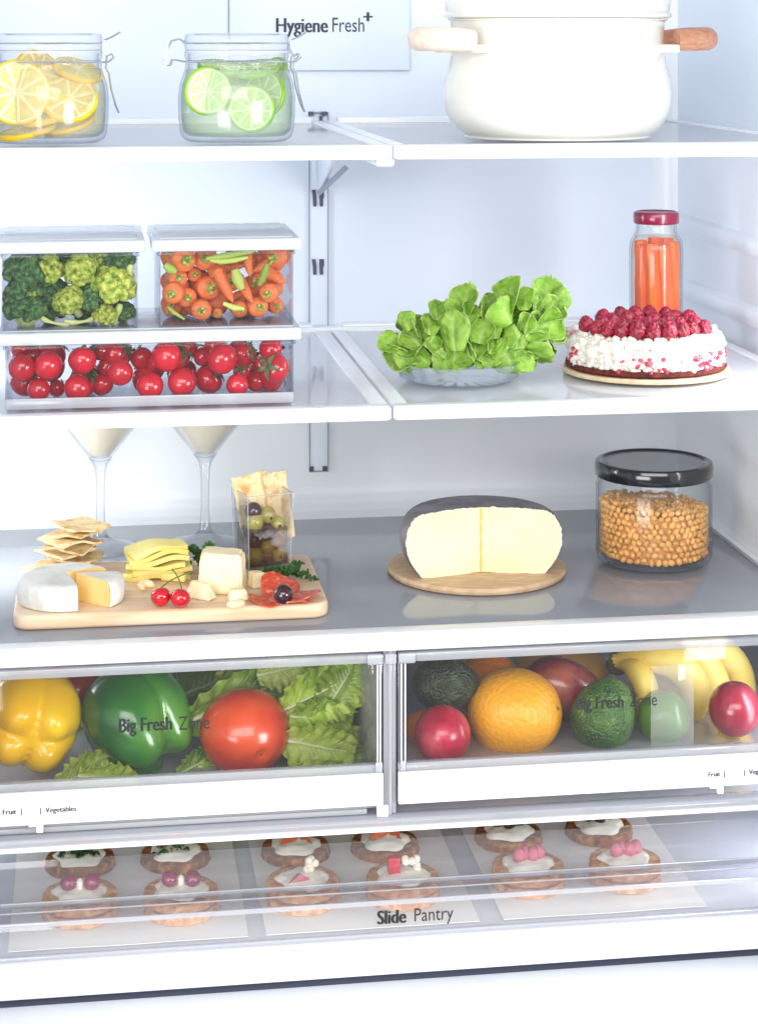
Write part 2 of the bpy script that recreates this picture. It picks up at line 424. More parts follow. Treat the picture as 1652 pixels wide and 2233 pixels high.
def citrus(kind, R, nseg=9, th=.0045):
    k = (kind, R)
    if k in _sl: return _sl[k]
    pr = []
    for i in range(9):
        a = -pi/2+pi*i/8; pr.append((R-.0012+.0012*cos(a), th/2*sin(a)))
    pr = [(R-.0022, -th/2)]+pr+[(R-.0022, th/2)]
    rind = G().lathe(pr, 40).mesh('rind')
    pith = G().lathe([(0, -th/2+.0003), (R-.0018, -th/2+.0003), (R-.0018, th/2-.0003), (0, th/2-.0003)], 40).mesh('pith')
    r1 = R-.0036; aw = 2*pi/nseg*.86
    pts = [(R*.10, 0)]+[(r1*cos(-aw/2+aw*i/6), r1*sin(-aw/2+aw*i/6)) for i in range(7)]
    seg = G().prism(pts, -th/2-.0001, th/2+.0001, b=.0006, seg=1).mesh('segment')
    rm, pm, sm = (lime_rind, lime_pith, lime_pulp) if kind == 'lime' else (lemon_rind, lemon_pith, lemon_pulp)
    for me, m in ((rind, rm), (pith, pm), (seg, sm)): me.materials.append(m)
    _sl[k] = (rind, pith, seg, nseg); return _sl[k]
def slice_(kind, loc, R, rot, label):
    rind, pith, seg, n = citrus(kind, R)
    t = thing('lime_slice' if kind == 'lime' else 'lemon_slice', label, kind+' slice', loc, rot, group=kind+' slices in the clip-top jar')
    link('rind', rind, t); link('pith', pith, t)
    for k in range(n): link('segment', seg, t, rot=(0, 0, 2*pi*k/n+.2))
def clipjar(px, label, water, lev):
    c = P(px, 300, 1.622); c.z = ZT
    t = thing('clip_top_jar', label, 'jar', c, group='clip-top glass jars')
    outer = [(0, .0006), (.040, .0004), (.0445, .003), (.0465, .008), (.0478, .020), (.0480, .036), (.0468, .047), (.0440, .055), (.0424, .060), (.0420, .068), (.0428, .0695), (.0428, .0725)]
    inner = [(.0400, .0725), (.0400, .060), (.0420, .0545), (.0448, .046), (.0458, .036), (.0456, .020), (.0440, .0085), (.040, .005), (0, .0045)]
    G().lathe(outer+inner, 64).mk('jar_body', glassw, t)
    w = [(0, .0055), (.0395, .0058), (.0432, .009), (.0449, .020), (.0452, .036), (.0442, .0455), (.0425, .0515), (.0415, lev), (0, lev)]
    G().lathe(w, 48).mk('liquid', water, t)
    lid = [(0, .0745), (.0412, .0745), (.0426, .0755), (.0430, .079), (.0426, .0862), (.0415, .0880), (.036, .0885), (.034, .0870), (0, .0868)]
    G().lathe(lid, 64).mk('lid', glassw, t)
    G().lathe([(.0408, .0726), (.0428, .0726), (.0430, .0736), (.0428, .0746), (.0408, .0746)], 48).mk('seal', M_seal, t)
    # wire bail: band round the neck, hinge loop on the left, lever clasp on the right
    ring = [(.0436*cos(2*pi*i/48), .0436*sin(2*pi*i/48), .0655) for i in range(48)]
    G().tube(ring, .0008, 6, loop=True).mk('neck_wire', wire, t)
    ring = [(.0438*cos(2*pi*i/48), .0438*sin(2*pi*i/48), .0805) for i in range(48)]
    G().tube(ring, .0008, 6, loop=True).mk('lid_wire', wire, t)
    g = G()
    for dy in (-.010, .010):
        g.tube([(-.0430, dy, .0815), (-.0470, dy, .0840), (-.0535, dy*.9, .0825), (-.0565, dy*.8, .0765), (-.0585, dy*.8, .0670), (-.0575, dy*.8, .0620), (-.0545, dy*.9, .0622), (-.0530, dy, .0670), (-.0480, dy, .0665), (-.0432, dy, .0655)], .0008, 6)
    g.tube([(-.0585, -.008, .067), (-.0590, 0, .067), (-.0585, .008, .067)], .0008, 6)
    g.mk('hinge_loop', wire, t)
    g = G()
    for dy in (-.011, .011):
        g.tube([(.0425, dy, .0650), (.0480, dy, .0655), (.0520, dy, .0690), (.0505, dy*.9, .0720), (.0460, dy*.8, .0700), (.0435, dy*.8, .0760), (.0440, dy*.7, .0830)], .0008, 6)
        g.tube([(.0465, dy*.9, .0700), (.0455, dy, .0600), (.0480, dy, .0560), (.0500, dy*.9, .0430), (.0535, dy*.6, .0300), (.0560, dy*.2, .0240)], .0009, 6)
    g.tube([(.0440, -.008, .083), (.0500, -.006, .0855), (.0560, -.003, .0890), (.0570, .0, .0895), (.0560, .003, .0890)], .0008, 6)
    g.mk('clasp', wire, t)
    return c
M_seal = CLR('clear_seal', (.9, .9, .92, 1), milk=.45)
cl = clipjar(516, 'clip-top glass jar of lime slices left of the printed panel', limewater, .0590)
cm = clipjar(107, 'clip-top glass jar of lemon slices cut by the left picture edge', lemonwater, .0600)
def sl(kind, px, py, Y, R, rx, ry, rz, label): slice_(kind, P(px, py, Y), R, (radians(rx), radians(ry), radians(rz)), label)
L = [(453, 197, 1.589, .0200, 90, 0, 14, 'lime slice facing out at the left of the lime jar'),
     (548, 236, 1.590, .0195, 84, 0, -12, 'lime slice facing out low in the middle of the lime jar'),
     (575, 205, 1.604, .0205, 80, 0, -38, 'lime slice leaning behind the low middle slice'),
     (520, 205, 1.622, .0200, 65, 20, 10, 'pale lime slice in the centre of the lime jar'),
     (480, 146, 1.612, .0190, 14, 6, 0, 'lime slice lying flat at the top left of the lime jar'),
     (560, 149, 1.608, .0195, 16, -10, 0, 'lime slice lying nearly flat under the right clasp'),
     (590, 168, 1.625, .0190, 60, -20, -50, 'lime slice tilted against the right glass of its jar'),
     (500, 168, 1.632, .0190, 30, 10, 0, 'lime slice tilted in the back of the lime jar')]
for a in L: sl('lime', *a)
L = [(38, 200, 1.588, .0262, 88, 0, 10, 'large lemon slice facing out at the left picture edge'),
     (152, 216, 1.596, .0225, 52, 12, -10, 'lemon slice leaning back at the right of the lemon jar'),
     (140, 178, 1.612, .0225, 35, 25, 0, 'lemon slice slanting up behind the leaning one'),
     (170, 152, 1.618, .0210, 20, 18, 0, 'lemon slice near the surface under the clasp'),
     (105, 250, 1.606, .0235, 12, -14, 0, 'lemon slice lying low in the middle of the lemon jar'),
     (60, 285, 1.604, .0230, 8, -12, 0, 'lemon slice lying on the bottom of the lemon jar'),
     (150, 268, 1.616, .0230, 14, -16, 0, 'lemon slice resting low at the right of the lemon jar'),
     (85, 160, 1.628, .0220, 62, 10, 30, 'lemon slice high in the back of the lemon jar')]
for a in L: sl('lemon', *a)

# white casserole pot with wooden handles
enamel = M('cream_enamel', C(224, 223, 213), C(229, 228, 220), scale=5, rough=.10, spec=.55, coat=.5)
bracketm = M('handle_bracket_enamel', C(240, 236, 222), rough=.2)
wood_pale = M('handle_wood_pale', C(232, 206, 188), C(242, 222, 206), scale=40, rough=.5, stretch=(1, 6, 6), bump=.2, bscale=80)
wood_red = M('handle_wood_brown', C(176, 118, 90), C(200, 146, 116), scale=60, rough=.5, stretch=(1, 6, 6), bump=.3, bscale=120)
c = P(1214, 300, 1.645); c.z = ZT
t = thing('cooking_pot', 'big cream white enamel pot with two wooden loop handles', 'pot', c)
pr = [(0, .0005), (.072, .0005), (.078, .002), (.086, .008), (.0935, .018), (.0968, .030), (.0972, .040), (.0955, .052), (.0925, .064), (.0908, .074), (.0905, .086), (.0912, .0985), (.0940, .1000), (.0935, .1010), (.089, .1008), (.088, .090), (.0, .090)]
def smooth_prof(p, n=3):
    out = []
    for i in range(len(p)-1):
        p0 = p[max(i-1, 0)]; p1 = p[i]; p2 = p[i+1]; p3 = p[min(i+2, len(p)-1)]
        for k in range(n):
            u = k/n
            out.append(tuple(.5*((2*p1[q])+(-p0[q]+p2[q])*u+(2*p0[q]-5*p1[q]+4*p2[q]-p3[q])*u*u+(-p0[q]+3*p1[q]-3*p2[q]+p3[q])*u**3) for q in (0, 1)))
    return out+[p[-1]]
G().lathe(smooth_prof(pr[:11])+pr[11:], 96).mk('pot_body', enamel, t)
G().lathe([(0, .1015), (.0948, .1015), (.0968, .1025), (.0972, .1045), (.0960, .1060), (.0950, .1066), (.0955, .1080), (.0968, .1180), (.092, .128), (.070, .136), (.02, .140), (0, .140)], 96).mk('lid', enamel, t)
for s_, wd, ang in ((-1, wood_pale, .30), (1, wood_red, -.12)):
    h = link('handle', None, t, loc=(0, 0, .083), rot=(0, 0, ang))
    pts = [(s_*.086, -.030, 0), (s_*.097, -.031, 0), (s_*.108, -.029, .0005), (s_*.119, -.023, .001), (s_*.1255, -.012, .001), (s_*.127, 0, .001), (s_*.1255, .012, .001), (s_*.119, .023, .001), (s_*.108, .029, .0005), (s_*.097, .031, 0), (s_*.086, .030, 0)]
    G().tube(pts[1:-1], [.0088, .0098, .0102, .0102, .0102, .0102, .0102, .0098, .0088], 14).mk('grip', wd, h)
    for y in (-.030, .030):
        G().box(min(s_*.080, s_*.099), max(s_*.080, s_*.099), y-.008, y+.008, -.0105, -.0035, b=.002).mk('bracket', bracketm, h)
# ================================================================ MIDDLE SHELF, LEFT: FOOD BOXES
boxplastic = CLR('food_box_plastic', (.985, .985, .99, 1), (.66, .68, .75, 1), milk=.006, rough=.05, ep=2.0, refl=.6)
lidplastic = CLR('food_box_lid', (.9, .92, .95, 1), (.8, .83, .9, 1), milk=.58, milkcol=(.84, .88, .92, 1), rough=.05)
def wallbox(x0, x1, y0, y1, z0, z1, w=.0012):
    g = G()
    g.box(x0, x1, y0, y0+w, z0, z1, b=.0004, seg=1); g.box(x0, x1, y1-w, y1, z0, z1, b=.0004, seg=1)
    g.box(x0, x0+w, y0+w, y1-w, z0, z1); g.box(x1-w, x1, y0+w, y1-w, z0, z1)
    g.box(x0+w, x1-w, y0+w, y1-w, z0, z0+w)
    return g
def foodbox(label, x0, x1, y0, y1, z0, z1, zl, lo=.006, low=False):
    t = thing('food_box', label, 'food box', ((x0+x1)/2, (y0+y1)/2, z0), group='clear lidded food boxes')
    O = Vector(((x0+x1)/2, (y0+y1)/2, z0))
    def pt(g, n, m):
        for v in g.V: v -= O
        return g.mk(n, m, t)
    pt(wallbox(x0, x1, y0, y1, z0, z1), 'box_body', boxplastic)
    pt(G().box(x0-.0015, x1+.0015, y0-.0018, y0+.0006, z1-.003, z1, b=.0006).box(x0-.0015, x0+.0004, y0, y1, z1-.003, z1).box(x1-.0004, x1+.0015, y0, y1, z1-.003, z1), 'box_rim', boxplastic)
    pt(G().box(x0-lo, x1+lo, y0-lo*.8, y1+lo*.6, z1+.0004, zl, b=.0022, seg=3).box(x0-lo+.006, x1+lo-.006, y0+.003, y1-.003, zl-.0002, zl+.0012, b=.0008), 'lid', lidplastic)
    if low:
        pt(G().box(x0, x1, y0-.0005, y0+.0016, z0, z0+.0085, b=.0006), 'box_foot', clearrim)
    return t
y0, y1 = 1.566, 1.690
zA, zB_, zC = CZ-.2915, CZ-.2415, CZ-.2312      # box floor, top of lower box, top of its lid
X = lambda px, Y=1.566: P(px, 700, Y).x
foodbox('long clear box of cherry tomatoes at the bottom of the stack', X(11), X(640), y0, y1, zA, zB_, zC, low=True)
zU, zV, zW = CZ-.2299, CZ-.1700, CZ-.1600
foodbox('clear box of broccoli on the left of the stack', X(3), X(300), y0+.002, y1-.004, zU, zV, zW)
foodbox('clear box of small carrots on the right of the stack', X(347), X(640), y0+.002, y1-.004, zU, zV, zW)

# ---- cherry tomatoes
tom_red = M('cherry_tomato_skin', C(176, 12, 34), C(200, 22, 42), scale=1.2, rough=.2, coat=.4, sss=.15, rv=.12, sssr=(1, .2, .1))
calyx = M('tomato_calyx', C(58, 78, 42), C(96, 112, 66), scale=5, rough=.7)
def tomshape(v):
    r = 1-.05*abs(v.z)**3; z = v.z
    if z > .8: r *= 1-.5*(z-.8)**1.2
    return Vector((v.x*r, v.y*r, z*.93*r))
tm_me = G().ball(r=1, sub=4, fn=tomshape).mesh('tomato_body'); tm_me.materials.append(tom_red)
g = G()
for k in range(5):
    a = 2*pi*k/5
    def lf(u, v, a=a):
        r = .06+.85*u; w = .17*sin(pi*min(u*.9+.12, 1))*(v-.5)*2
        z = .86+.12*sin(u*3.0)-.10*u*u+.03*abs(v-.5)
        return (r*cos(a)-w*sin(a), r*sin(a)+w*cos(a), z)
    g.grid(lf, 7, 3, thick=.03)
g.tube([(0, 0, .82), (.04, 0, 1.0), (.14, .03, 1.25), (.32, .06, 1.42)], [.07, .06, .055, .05], 6)
cal_me = g.mesh('stalk'); cal_me.materials.append(calyx)
T = []
for x, y, r in ((200, 450, 140), (510, 430, 148), (870, 370, 146), (410, 680, 118), (820, 665, 140), (1270, 500, 138), (1590, 640, 140)):
    T.append((x*.2059, 708.7+y*.2059, r*.2059, 1.5845, 'front'))
for x, y, r in ((180, 330, 162), (345, 600, 150), (770, 355, 162), (1340, 450, 158), (930, 630, 118)):
    T.append((326+x*.2059, 708.7+y*.2059, r*.2059, 1.5845, 'front'))
for x, y, r in ((600, 690, 90), (1080, 650, 120), (1255, 290, 125), (150, 250, 110), (1500, 350, 120), (1060, 260, 110), (360, 330, 100), (1130, 440, 100)):
    T.append((x*.2059, 708.7+y*.2059, r*.2059, 1.612, 'back'))
for x, y, r in ((1010, 300, 120), (1280, 250, 130), (1130, 610, 110), (660, 630, 110), (560, 330, 100), (400, 230, 110), (690, 190, 110), (60, 400, 120), (980, 480, 100)):
    T.append((326+x*.2059, 708.7+y*.2059, r*.2059, 1.612, 'back'))
for k in range(9): T.append((40+k*72, 770+(k % 3)*30, 32, 1.638, 'rear'))
cnt = {'front': sorted([t_ for t_ in T if t_[4] == 'front' and t_[1] < 820]), 'low': sorted([t_ for t_ in T if t_[4] == 'front' and t_[1] >= 820]), 'back': sorted([t_ for t_ in T if t_[4] == 'back']), 'rear': sorted([t_ for t_ in T if t_[4] == 'rear'])}
nm = {'front': 'upper front', 'low': 'lower front', 'back': 'second', 'rear': 'rearmost'}
rt = random.Random(5)
for k in range(9): T.append((45+k*68, 772+((k+1) % 2)*62, 31, 1.612, 'mid'))
cnt['mid'] = sorted([t_ for t_ in T if t_[4] == 'mid']); nm['mid'] = 'half hidden middle'
for key, lst in cnt.items():
    for i, (px, py, r, Y, k) in enumerate(lst):
        rm = px2m(r, Y)
        p = P(px, py, Y); p.z = max(p.z, zA+.0016+rm*.93); p.x = min(max(p.x, X(11)+.0015+rm), X(640)-.0015-rm)
        rot = (radians(rt.uniform(20, 110)) if rt.random() < .5 else radians(rt.uniform(-80, -30)), radians(rt.uniform(-60, 60)), radians(rt.uniform(0, 360)))
        if key == 'front': rot = (radians(rt.choice((-60, 60, -75))), radians(rt.uniform(-70, 70)), radians(rt.uniform(-30, 30)))
        if key == 'low': rot = (radians(-70-rt.uniform(0, 40)), radians(rt.uniform(-40, 40)), 0)
        t = thing('cherry_tomato', 'red cherry tomato, %s in the %s row of the long box' % (ordn(i, len(lst)), nm[key]), 'tomato', p, rot, 'cherry tomatoes in the long box', rm)
        link('tomato_body', tm_me, t)
        if key != 'front' or i % 2 == 0: link('stalk', cal_me, t)

# ---- broccoli florets
bro_d = M('broccoli_dark', C(30, 66, 36), C(62, 104, 56), C(110, 146, 78), scale=5, detail=8, rough=.75, rv=.14, bump=1, bscale=16, voro=True, bdist=.0012)
bro_l = M('broccoli_light', C(96, 136, 42), C(178, 196, 70), C(226, 228, 120), scale=3.5, detail=8, rough=.7, rv=.08, bump=1, bscale=16, voro=True, bdist=.0012)
bro_s = M('broccoli_stem', C(160, 180, 96), C(206, 210, 150), scale=40, rough=.55)
def floret(seed):
    rr = random.Random(seed); off = Vector((rr.uniform(0, 50), rr.uniform(0, 50), 0))
    g = G()
    for k in range(30):                        # thirty small bud clusters crowd over the dome, each one grainy
        z = 1-1.30*(k+.5)/30; q = sqrt(max(0, 1-z*z)); a = k*2.39996+rr.uniform(-.25, .25)
        r = rr.uniform(.24, .36); c_ = Vector((q*cos(a), q*sin(a), z*.8))*rr.uniform(.66, .80)
        def fn(v, k=k): return v*(1+.10*noise.noise(v*5+off+Vector((k, 0, 0)))+.10*noise.noise(v*12+off+Vector((k, 0, 0))))
        g.ball(c=c_, r=r, sub=3, fn=fn)
    g.ball(c=(0, 0, .05), r=(.68, .68, .5), sub=2)
    cr = g.mesh('floret_head', ang=180)
    g = G()
    g.tube([(0, 0, -1.5), (0, 0, -.9), (0, 0, -.3)], [.30, .26, .34], 10)
    for k in range(6):
        a = 2*pi*k/6+rr.uniform(-.3, .3)
        g.tube([(0, 0, -1.0), (.3*cos(a), .3*sin(a), -.5), (.62*cos(a), .62*sin(a), -.05)], [.16, .15, .2], 7)
    return cr, g.mesh('stem')
FL = [floret(s_) for s_ in range(5)]
FM = []
for cr, st in FL:
    d = cr.copy(); d.materials.append(bro_d); l_ = cr.copy(); l_.materials.append(bro_l); st.materials.append(bro_s); FM.append((d, l_, st))
BR = [(45, 578, 44, 1.592, 0, 10, 0, 'very large dark crown at the upper left'), (40, 640, 38, 1.588, 0, -20, 0, 'large dark crown at the left below the largest'),
      (52, 682, 40, 1.590, 0, 10, 20, 'dark crown at the lower left'), (104, 585, 29, 1.590, 1, 60, 40, 'yellow-green floret right of the largest dark crown'),
      (176, 588, 31, 1.584, 1, 70, -20, 'bright yellow-green floret at the upper centre'), (152, 566, 23, 1.598, 0, 20, 10, 'small dark floret behind the upper centre'),
      (250, 622, 40, 1.588, 1, 40, 10, 'big bright yellow-green floret at the right'), (150, 655, 29, 1.584, 1, 50, -30, 'pale yellow-green floret at the lower centre'),
      (190, 650, 34, 1.592, 0, 20, 20, 'dark floret right of the pale lower centre one'), (236, 576, 30, 1.602, 0, 10, 10, 'dark floret above the big bright one'),
      (274, 562, 24, 1.594, 0, 20, -20, 'dark floret in the upper right corner'), (112, 640, 32, 1.598, 0, 30, 0, 'dark floret in the middle left'),
      (228, 690, 23, 1.584, 1, 30, 30, 'small green floret at the lower right'), (132, 556, 24, 1.600, 0, 40, 0, 'dark floret at the top left of centre'),
      (66, 630, 16, 1.584, 1, 80, 30, 'little yellow floret between the left crowns'), (210, 556, 24, 1.600, 1, 20, 0, 'light floret at the top right of centre'),
      (270, 690, 22, 1.598, 0, 30, 0, 'dark floret in the lower right corner'), (180, 700, 30, 1.612, 0, 30, 0, 'dark floret at the bottom behind the stems'),
      (110, 690, 28, 1.612, 0, 30, 0, 'dark floret at the bottom left of centre'), (230, 640, 32, 1.622, 0, 30, 0, 'dark floret deep behind the big bright one')]
for i, (px, py, r, Y, lt, ax, az, lab) in enumerate(BR):
    p = P(px, py, Y); rm = px2m(r, Y)*1.18
    p.z = max(p.z, zU+.0015+rm*.70); p.x = min(max(p.x, X(3)+.0015+rm*.95), X(300)-.0015-rm*.95); p.z = min(p.z, zV-rm*.9); p.y = max(p.y, y0+.005+rm)
    t = thing('broccoli_floret', 'broccoli, '+lab, 'broccoli', p, (radians(ax), radians(rt.uniform(-15, 15)), radians(az)), 'broccoli florets in the clear box', rm)
    link('floret_head', FM[i % 5][1 if lt else 0], t); 
    if lt or py > 670: link('stem', FM[i % 5][2], t)
for i, (a, b, c_, w) in enumerate((((88, 690), (105, 705), (150, 708), 7), ((140, 700), (175, 708), (212, 690), 8), ((262, 662), (255, 690), (248, 708), 9), ((284, 575), (280, 600), (292, 625), 10))):
    pts = [P(q[0], q[1], 1.5835+.002*i) for q in (a, b, c_)]; o_ = pts[1].copy()
    lab = ('pale curved broccoli stem lying at the lower left', 'pale curved broccoli stem lying at the bottom centre', 'thick green broccoli stem standing at the lower right', 'pale broccoli stem at the right wall')[i]
    ln = [pts[0]*(1-u)**2+pts[1]*2*u*(1-u)+pts[2]*u*u for u in [k/8 for k in range(9)]]
    o = G().tube([q-o_ for q in ln], [px2m(w*(.8+.3*sin(k)), 1.585)/2*1.6 for k in range(9)], 10).mk('broccoli_piece', bro_s, None, o_)
    tag(o, lab, 'broccoli', 'loose broccoli stems')

# ---- small carrots
car = M('carrot_skin', C(206, 98, 44), C(226, 124, 66), scale=2.2, detail=5, rough=.45, stretch=(1, 1, 3), bump=.6, bscale=5, rv=.12, sss=.1)
card = M('carrot_crown', C(120, 118, 44), C(170, 160, 70), scale=4, rough=.6)
cars = M('carrot_stub_green', C(120, 150, 46), C(186, 200, 100), scale=4, rough=.6, rv=.1)
def cprof(v): return v
def carrot_meshes(seed):
    rr = random.Random(seed)
    pr = [(0, -.10), (.35, -.10), (.62, 0.0), (.90, .18), (1.0, .45), (.98, 1.0), (.90, 2.2), (.72, 3.6), (.45, 4.6), (.18, 5.2), (0, 5.4)]
    body = G().lathe(smooth_prof(pr, 3), 22, wob=lambda a, r, z: .03*noise.noise(Vector((cos(a)*2, sin(a)*2, z*1.5+seed)))*min(r*3, 1)-(.02 if int(z*3.1+seed) % 3 == 0 else 0)*min(r, 1)).mesh('carrot_body')
    body.materials.append(car)
    g = G()
    g.lathe([(.44, -.06), (.30, -.22), (0, -.25)], 12)
    crown = g.mesh('crown'); crown.materials.append(card)
    g = G()
    for k in range(rr.choice((3, 4, 6))):
        a = rr.uniform(0, 2*pi); sp = rr.uniform(.08, .30); ln = rr.uniform(.35, 1.0)
        g.tube([(.14*cos(a), .14*sin(a), -.1), (sp*cos(a), sp*sin(a), -.1-ln*.6), (sp*1.7*cos(a), sp*1.7*sin(a), -.1-ln)], [.13, .11, .12], 7)
    st = g.mesh('stub'); st.materials.append(cars)
    return body, crown, st
CM = [carrot_meshes(s_) for s_ in range(6)]
def carrot(px, py, r, Y, dirv, lab, head=True, k=0):
    r *= 1.12
    p = P(px, py, Y); rm = px2m(r, Y); p.x = min(max(p.x, X(347)+.0018+rm), X(640)-.0018-rm); p.z = max(p.z, zU+.002+rm)
    q = Vector(dirv).normalized().to_track_quat('Z', 'Y')
    t = thing('small_carrot', 'small orange carrot, '+lab, 'carrot', p, q.to_euler(), 'small carrots in the clear box', rm)
    b, c_, s_ = CM[k % 6]
    link('carrot_body', b, t)
    if head: link('crown', c_, t); link('stub', s_, t)
H = [(380, 200, 122, 'head out in the upper left'), (200, 150, 105, 'head out in the upper left corner'), (1310, 180, 122, 'head out in the upper right corner'),
     (225, 560, 104, 'head out at the left wall'), (405, 610, 92, 'head out right of the left wall one'), (640, 500, 118, 'head out in the middle'),
     (550, 750, 96, 'head out at the bottom left of centre'), (1165, 745, 100, 'head out at the bottom right of centre'), (1365, 690, 78, 'head out at the bottom right corner'),
     (960, 740, 82, 'head out at the bottom centre'), (310, 400, 92, 'head out between the upper left ones'), (1130, 440, 96, 'head out right of the green wedge'),
     (1250, 560, 92, 'head out with a pale stub at the right'), (590, 190, 112, 'head out at the top left of centre'), (200, 780, 60, 'thin, head out in the bottom left corner'),
     (720, 800, 50, 'thin, head out at the bottom centre left'), (480, 360, 70, 'head out beside the dark gap in the upper left')]
for i, (x, y, r, lab) in enumerate(H):
    px, py = 326+x*.2059, 524.4+y*.2059
    carrot(px, py, r*.2059, 1.588+.008*((i*7) % 3)+(.01 if r < 85 else 0), ((rt.uniform(-.35, .35) if 380 < px < 600 else .3*(1 if px < 400 else -1)), 1, rt.uniform(-.10, .06)), lab, True, i)
for i in range(22):
    x_, y_ = 130+(i % 8)*185+40*(i % 3), 180+(i//8)*250+60*(i % 2)
    px, py = 326+x_*.2059, 524.4+y_*.2059
    carrot(px, py, rt.uniform(95, 115)*.2059, 1.612+.004*(i % 3), (rt.uniform(-.3, .3)*(1 if 380 < px < 600 else 0)+(.2 if px < 380 else -.2 if px > 600 else 0), 1, rt.uniform(-.10, .05)), 'in the shade of the second layer, %s' % (ORD[i]+' counted from the upper left'), i % 2 == 0, i)
def lay(x0, y0_, x1, y1_, w, Y, lab, k):
    a = P(326+x0*.2059, 524.4+y0_*.2059, Y+.006); b = P(326+x1*.2059, 524.4+y1_*.2059, Y-.003); d = b-a
    rm = px2m(w*.2059, Y)/2
    b2 = a+d*1.0; q = d.normalized().to_track_quat('Z', 'Y')
    t = thing('small_carrot', 'small orange carrot, '+lab, 'carrot', b2-d.normalized()*rm*5.3, q.to_euler(), 'small carrots in the clear box', rm)
    link('carrot_body', CM[k % 6][0], t)
lay(690, 250, 880, 650, 150, 1.583, 'tip pointing down at the centre', 1)
lay(960, 430, 1090, 655, 130, 1.585, 'tip pointing down right of the centre one', 2)
lay(1030, 150, 1065, 375, 110, 1.582, 'tip pointing down at the top right of centre', 3)
lay(1290, 360, 1440, 450, 150, 1.596, 'tip pointing to the right wall', 4)
lay(1260, 220, 1080, 330, 120, 1.600, 'tip pointing left in the upper right', 5)
lay(700, 290, 1000, 260, 150, 1.602, 'lying across behind the centre', 0)
def stalk(pts, w, Y, lab, nb=1):
    P_ = [P(326+x*.2059, 524.4+y*.2059, Y) for x, y in pts]; o_ = P_[len(P_)//2].copy()
    r = px2m(w*.2059, Y)/2
    o = G().tube([q-o_ for q in P_], [r*.6]+[r]*(len(P_)-2)+[r*.55], 10).mk('carrot_stalk', cars, None, o_)
    tag(o, lab, 'carrot stalk', 'loose green carrot stalks in the clear box')
stalk([(600, 190), (700, 175), (850, 150), (1000, 120), (1120, 100)], 70, 1.579, 'upper long green carrot stalk lying across the top of its box')
stalk([(640, 205), (760, 220), (900, 205), (1040, 175)], 60, 1.577, 'lower long green carrot stalk lying across the top of its box')
stalk([(900, 300), (930, 400), (975, 510)], 130, 1.576, 'broad pale green carrot stalk wedge right of the centre')
stalk([(1245, 240), (1220, 340), (1160, 470)], 90, 1.578, 'green carrot stalk slanting at the right')
stalk([(160, 250), (220, 300), (280, 330)], 110, 1.577, 'thick pale carrot stalk at the upper left wall')
stalk([(190, 700), (260, 760), (370, 830)], 45, 1.577, 'thin pale carrot stalk at the bottom left')
stalk([(780, 660), (900, 710), (1000, 720)], 70, 1.577, 'pale carrot stalk at the bottom centre')
# ================================================================ MIDDLE SHELF, RIGHT: LETTUCE, CAKE, CARROT JAR
def LEAF(name, a, b, c_, scale=14, rough=.5, tr=.35, veins=False):
    m = M(name, a, b, c_, scale=scale, detail=4, rough=rough, rv=.14, bump=.35, bscale=40, bdist=.004, lo=.3, hi=.7)
    t = m.node_tree; out = [n for n in t.nodes if n.type == 'OUTPUT_MATERIAL'][0]; b_ = [n for n in t.nodes if n.type == 'BSDF_PRINCIPLED'][0]
    src = b_.inputs['Base Color'].links[0].from_socket
    tl = t.nodes.new('ShaderNodeBsdfTranslucent'); t.links.new(src, tl.inputs[0])
    mx = t.nodes.new('ShaderNodeMixShader'); mx.inputs[0].default_value = tr
    t.links.new(b_.outputs[0], mx.inputs[1]); t.links.new(tl.outputs[0], mx.inputs[2]); t.links.new(mx.outputs[0], out.inputs[0])
    return m
butter = LEAF('butterhead_leaf', C(104, 156, 36), C(136, 184, 54), C(168, 206, 84), scale=2.2, tr=.30, rough=.42)
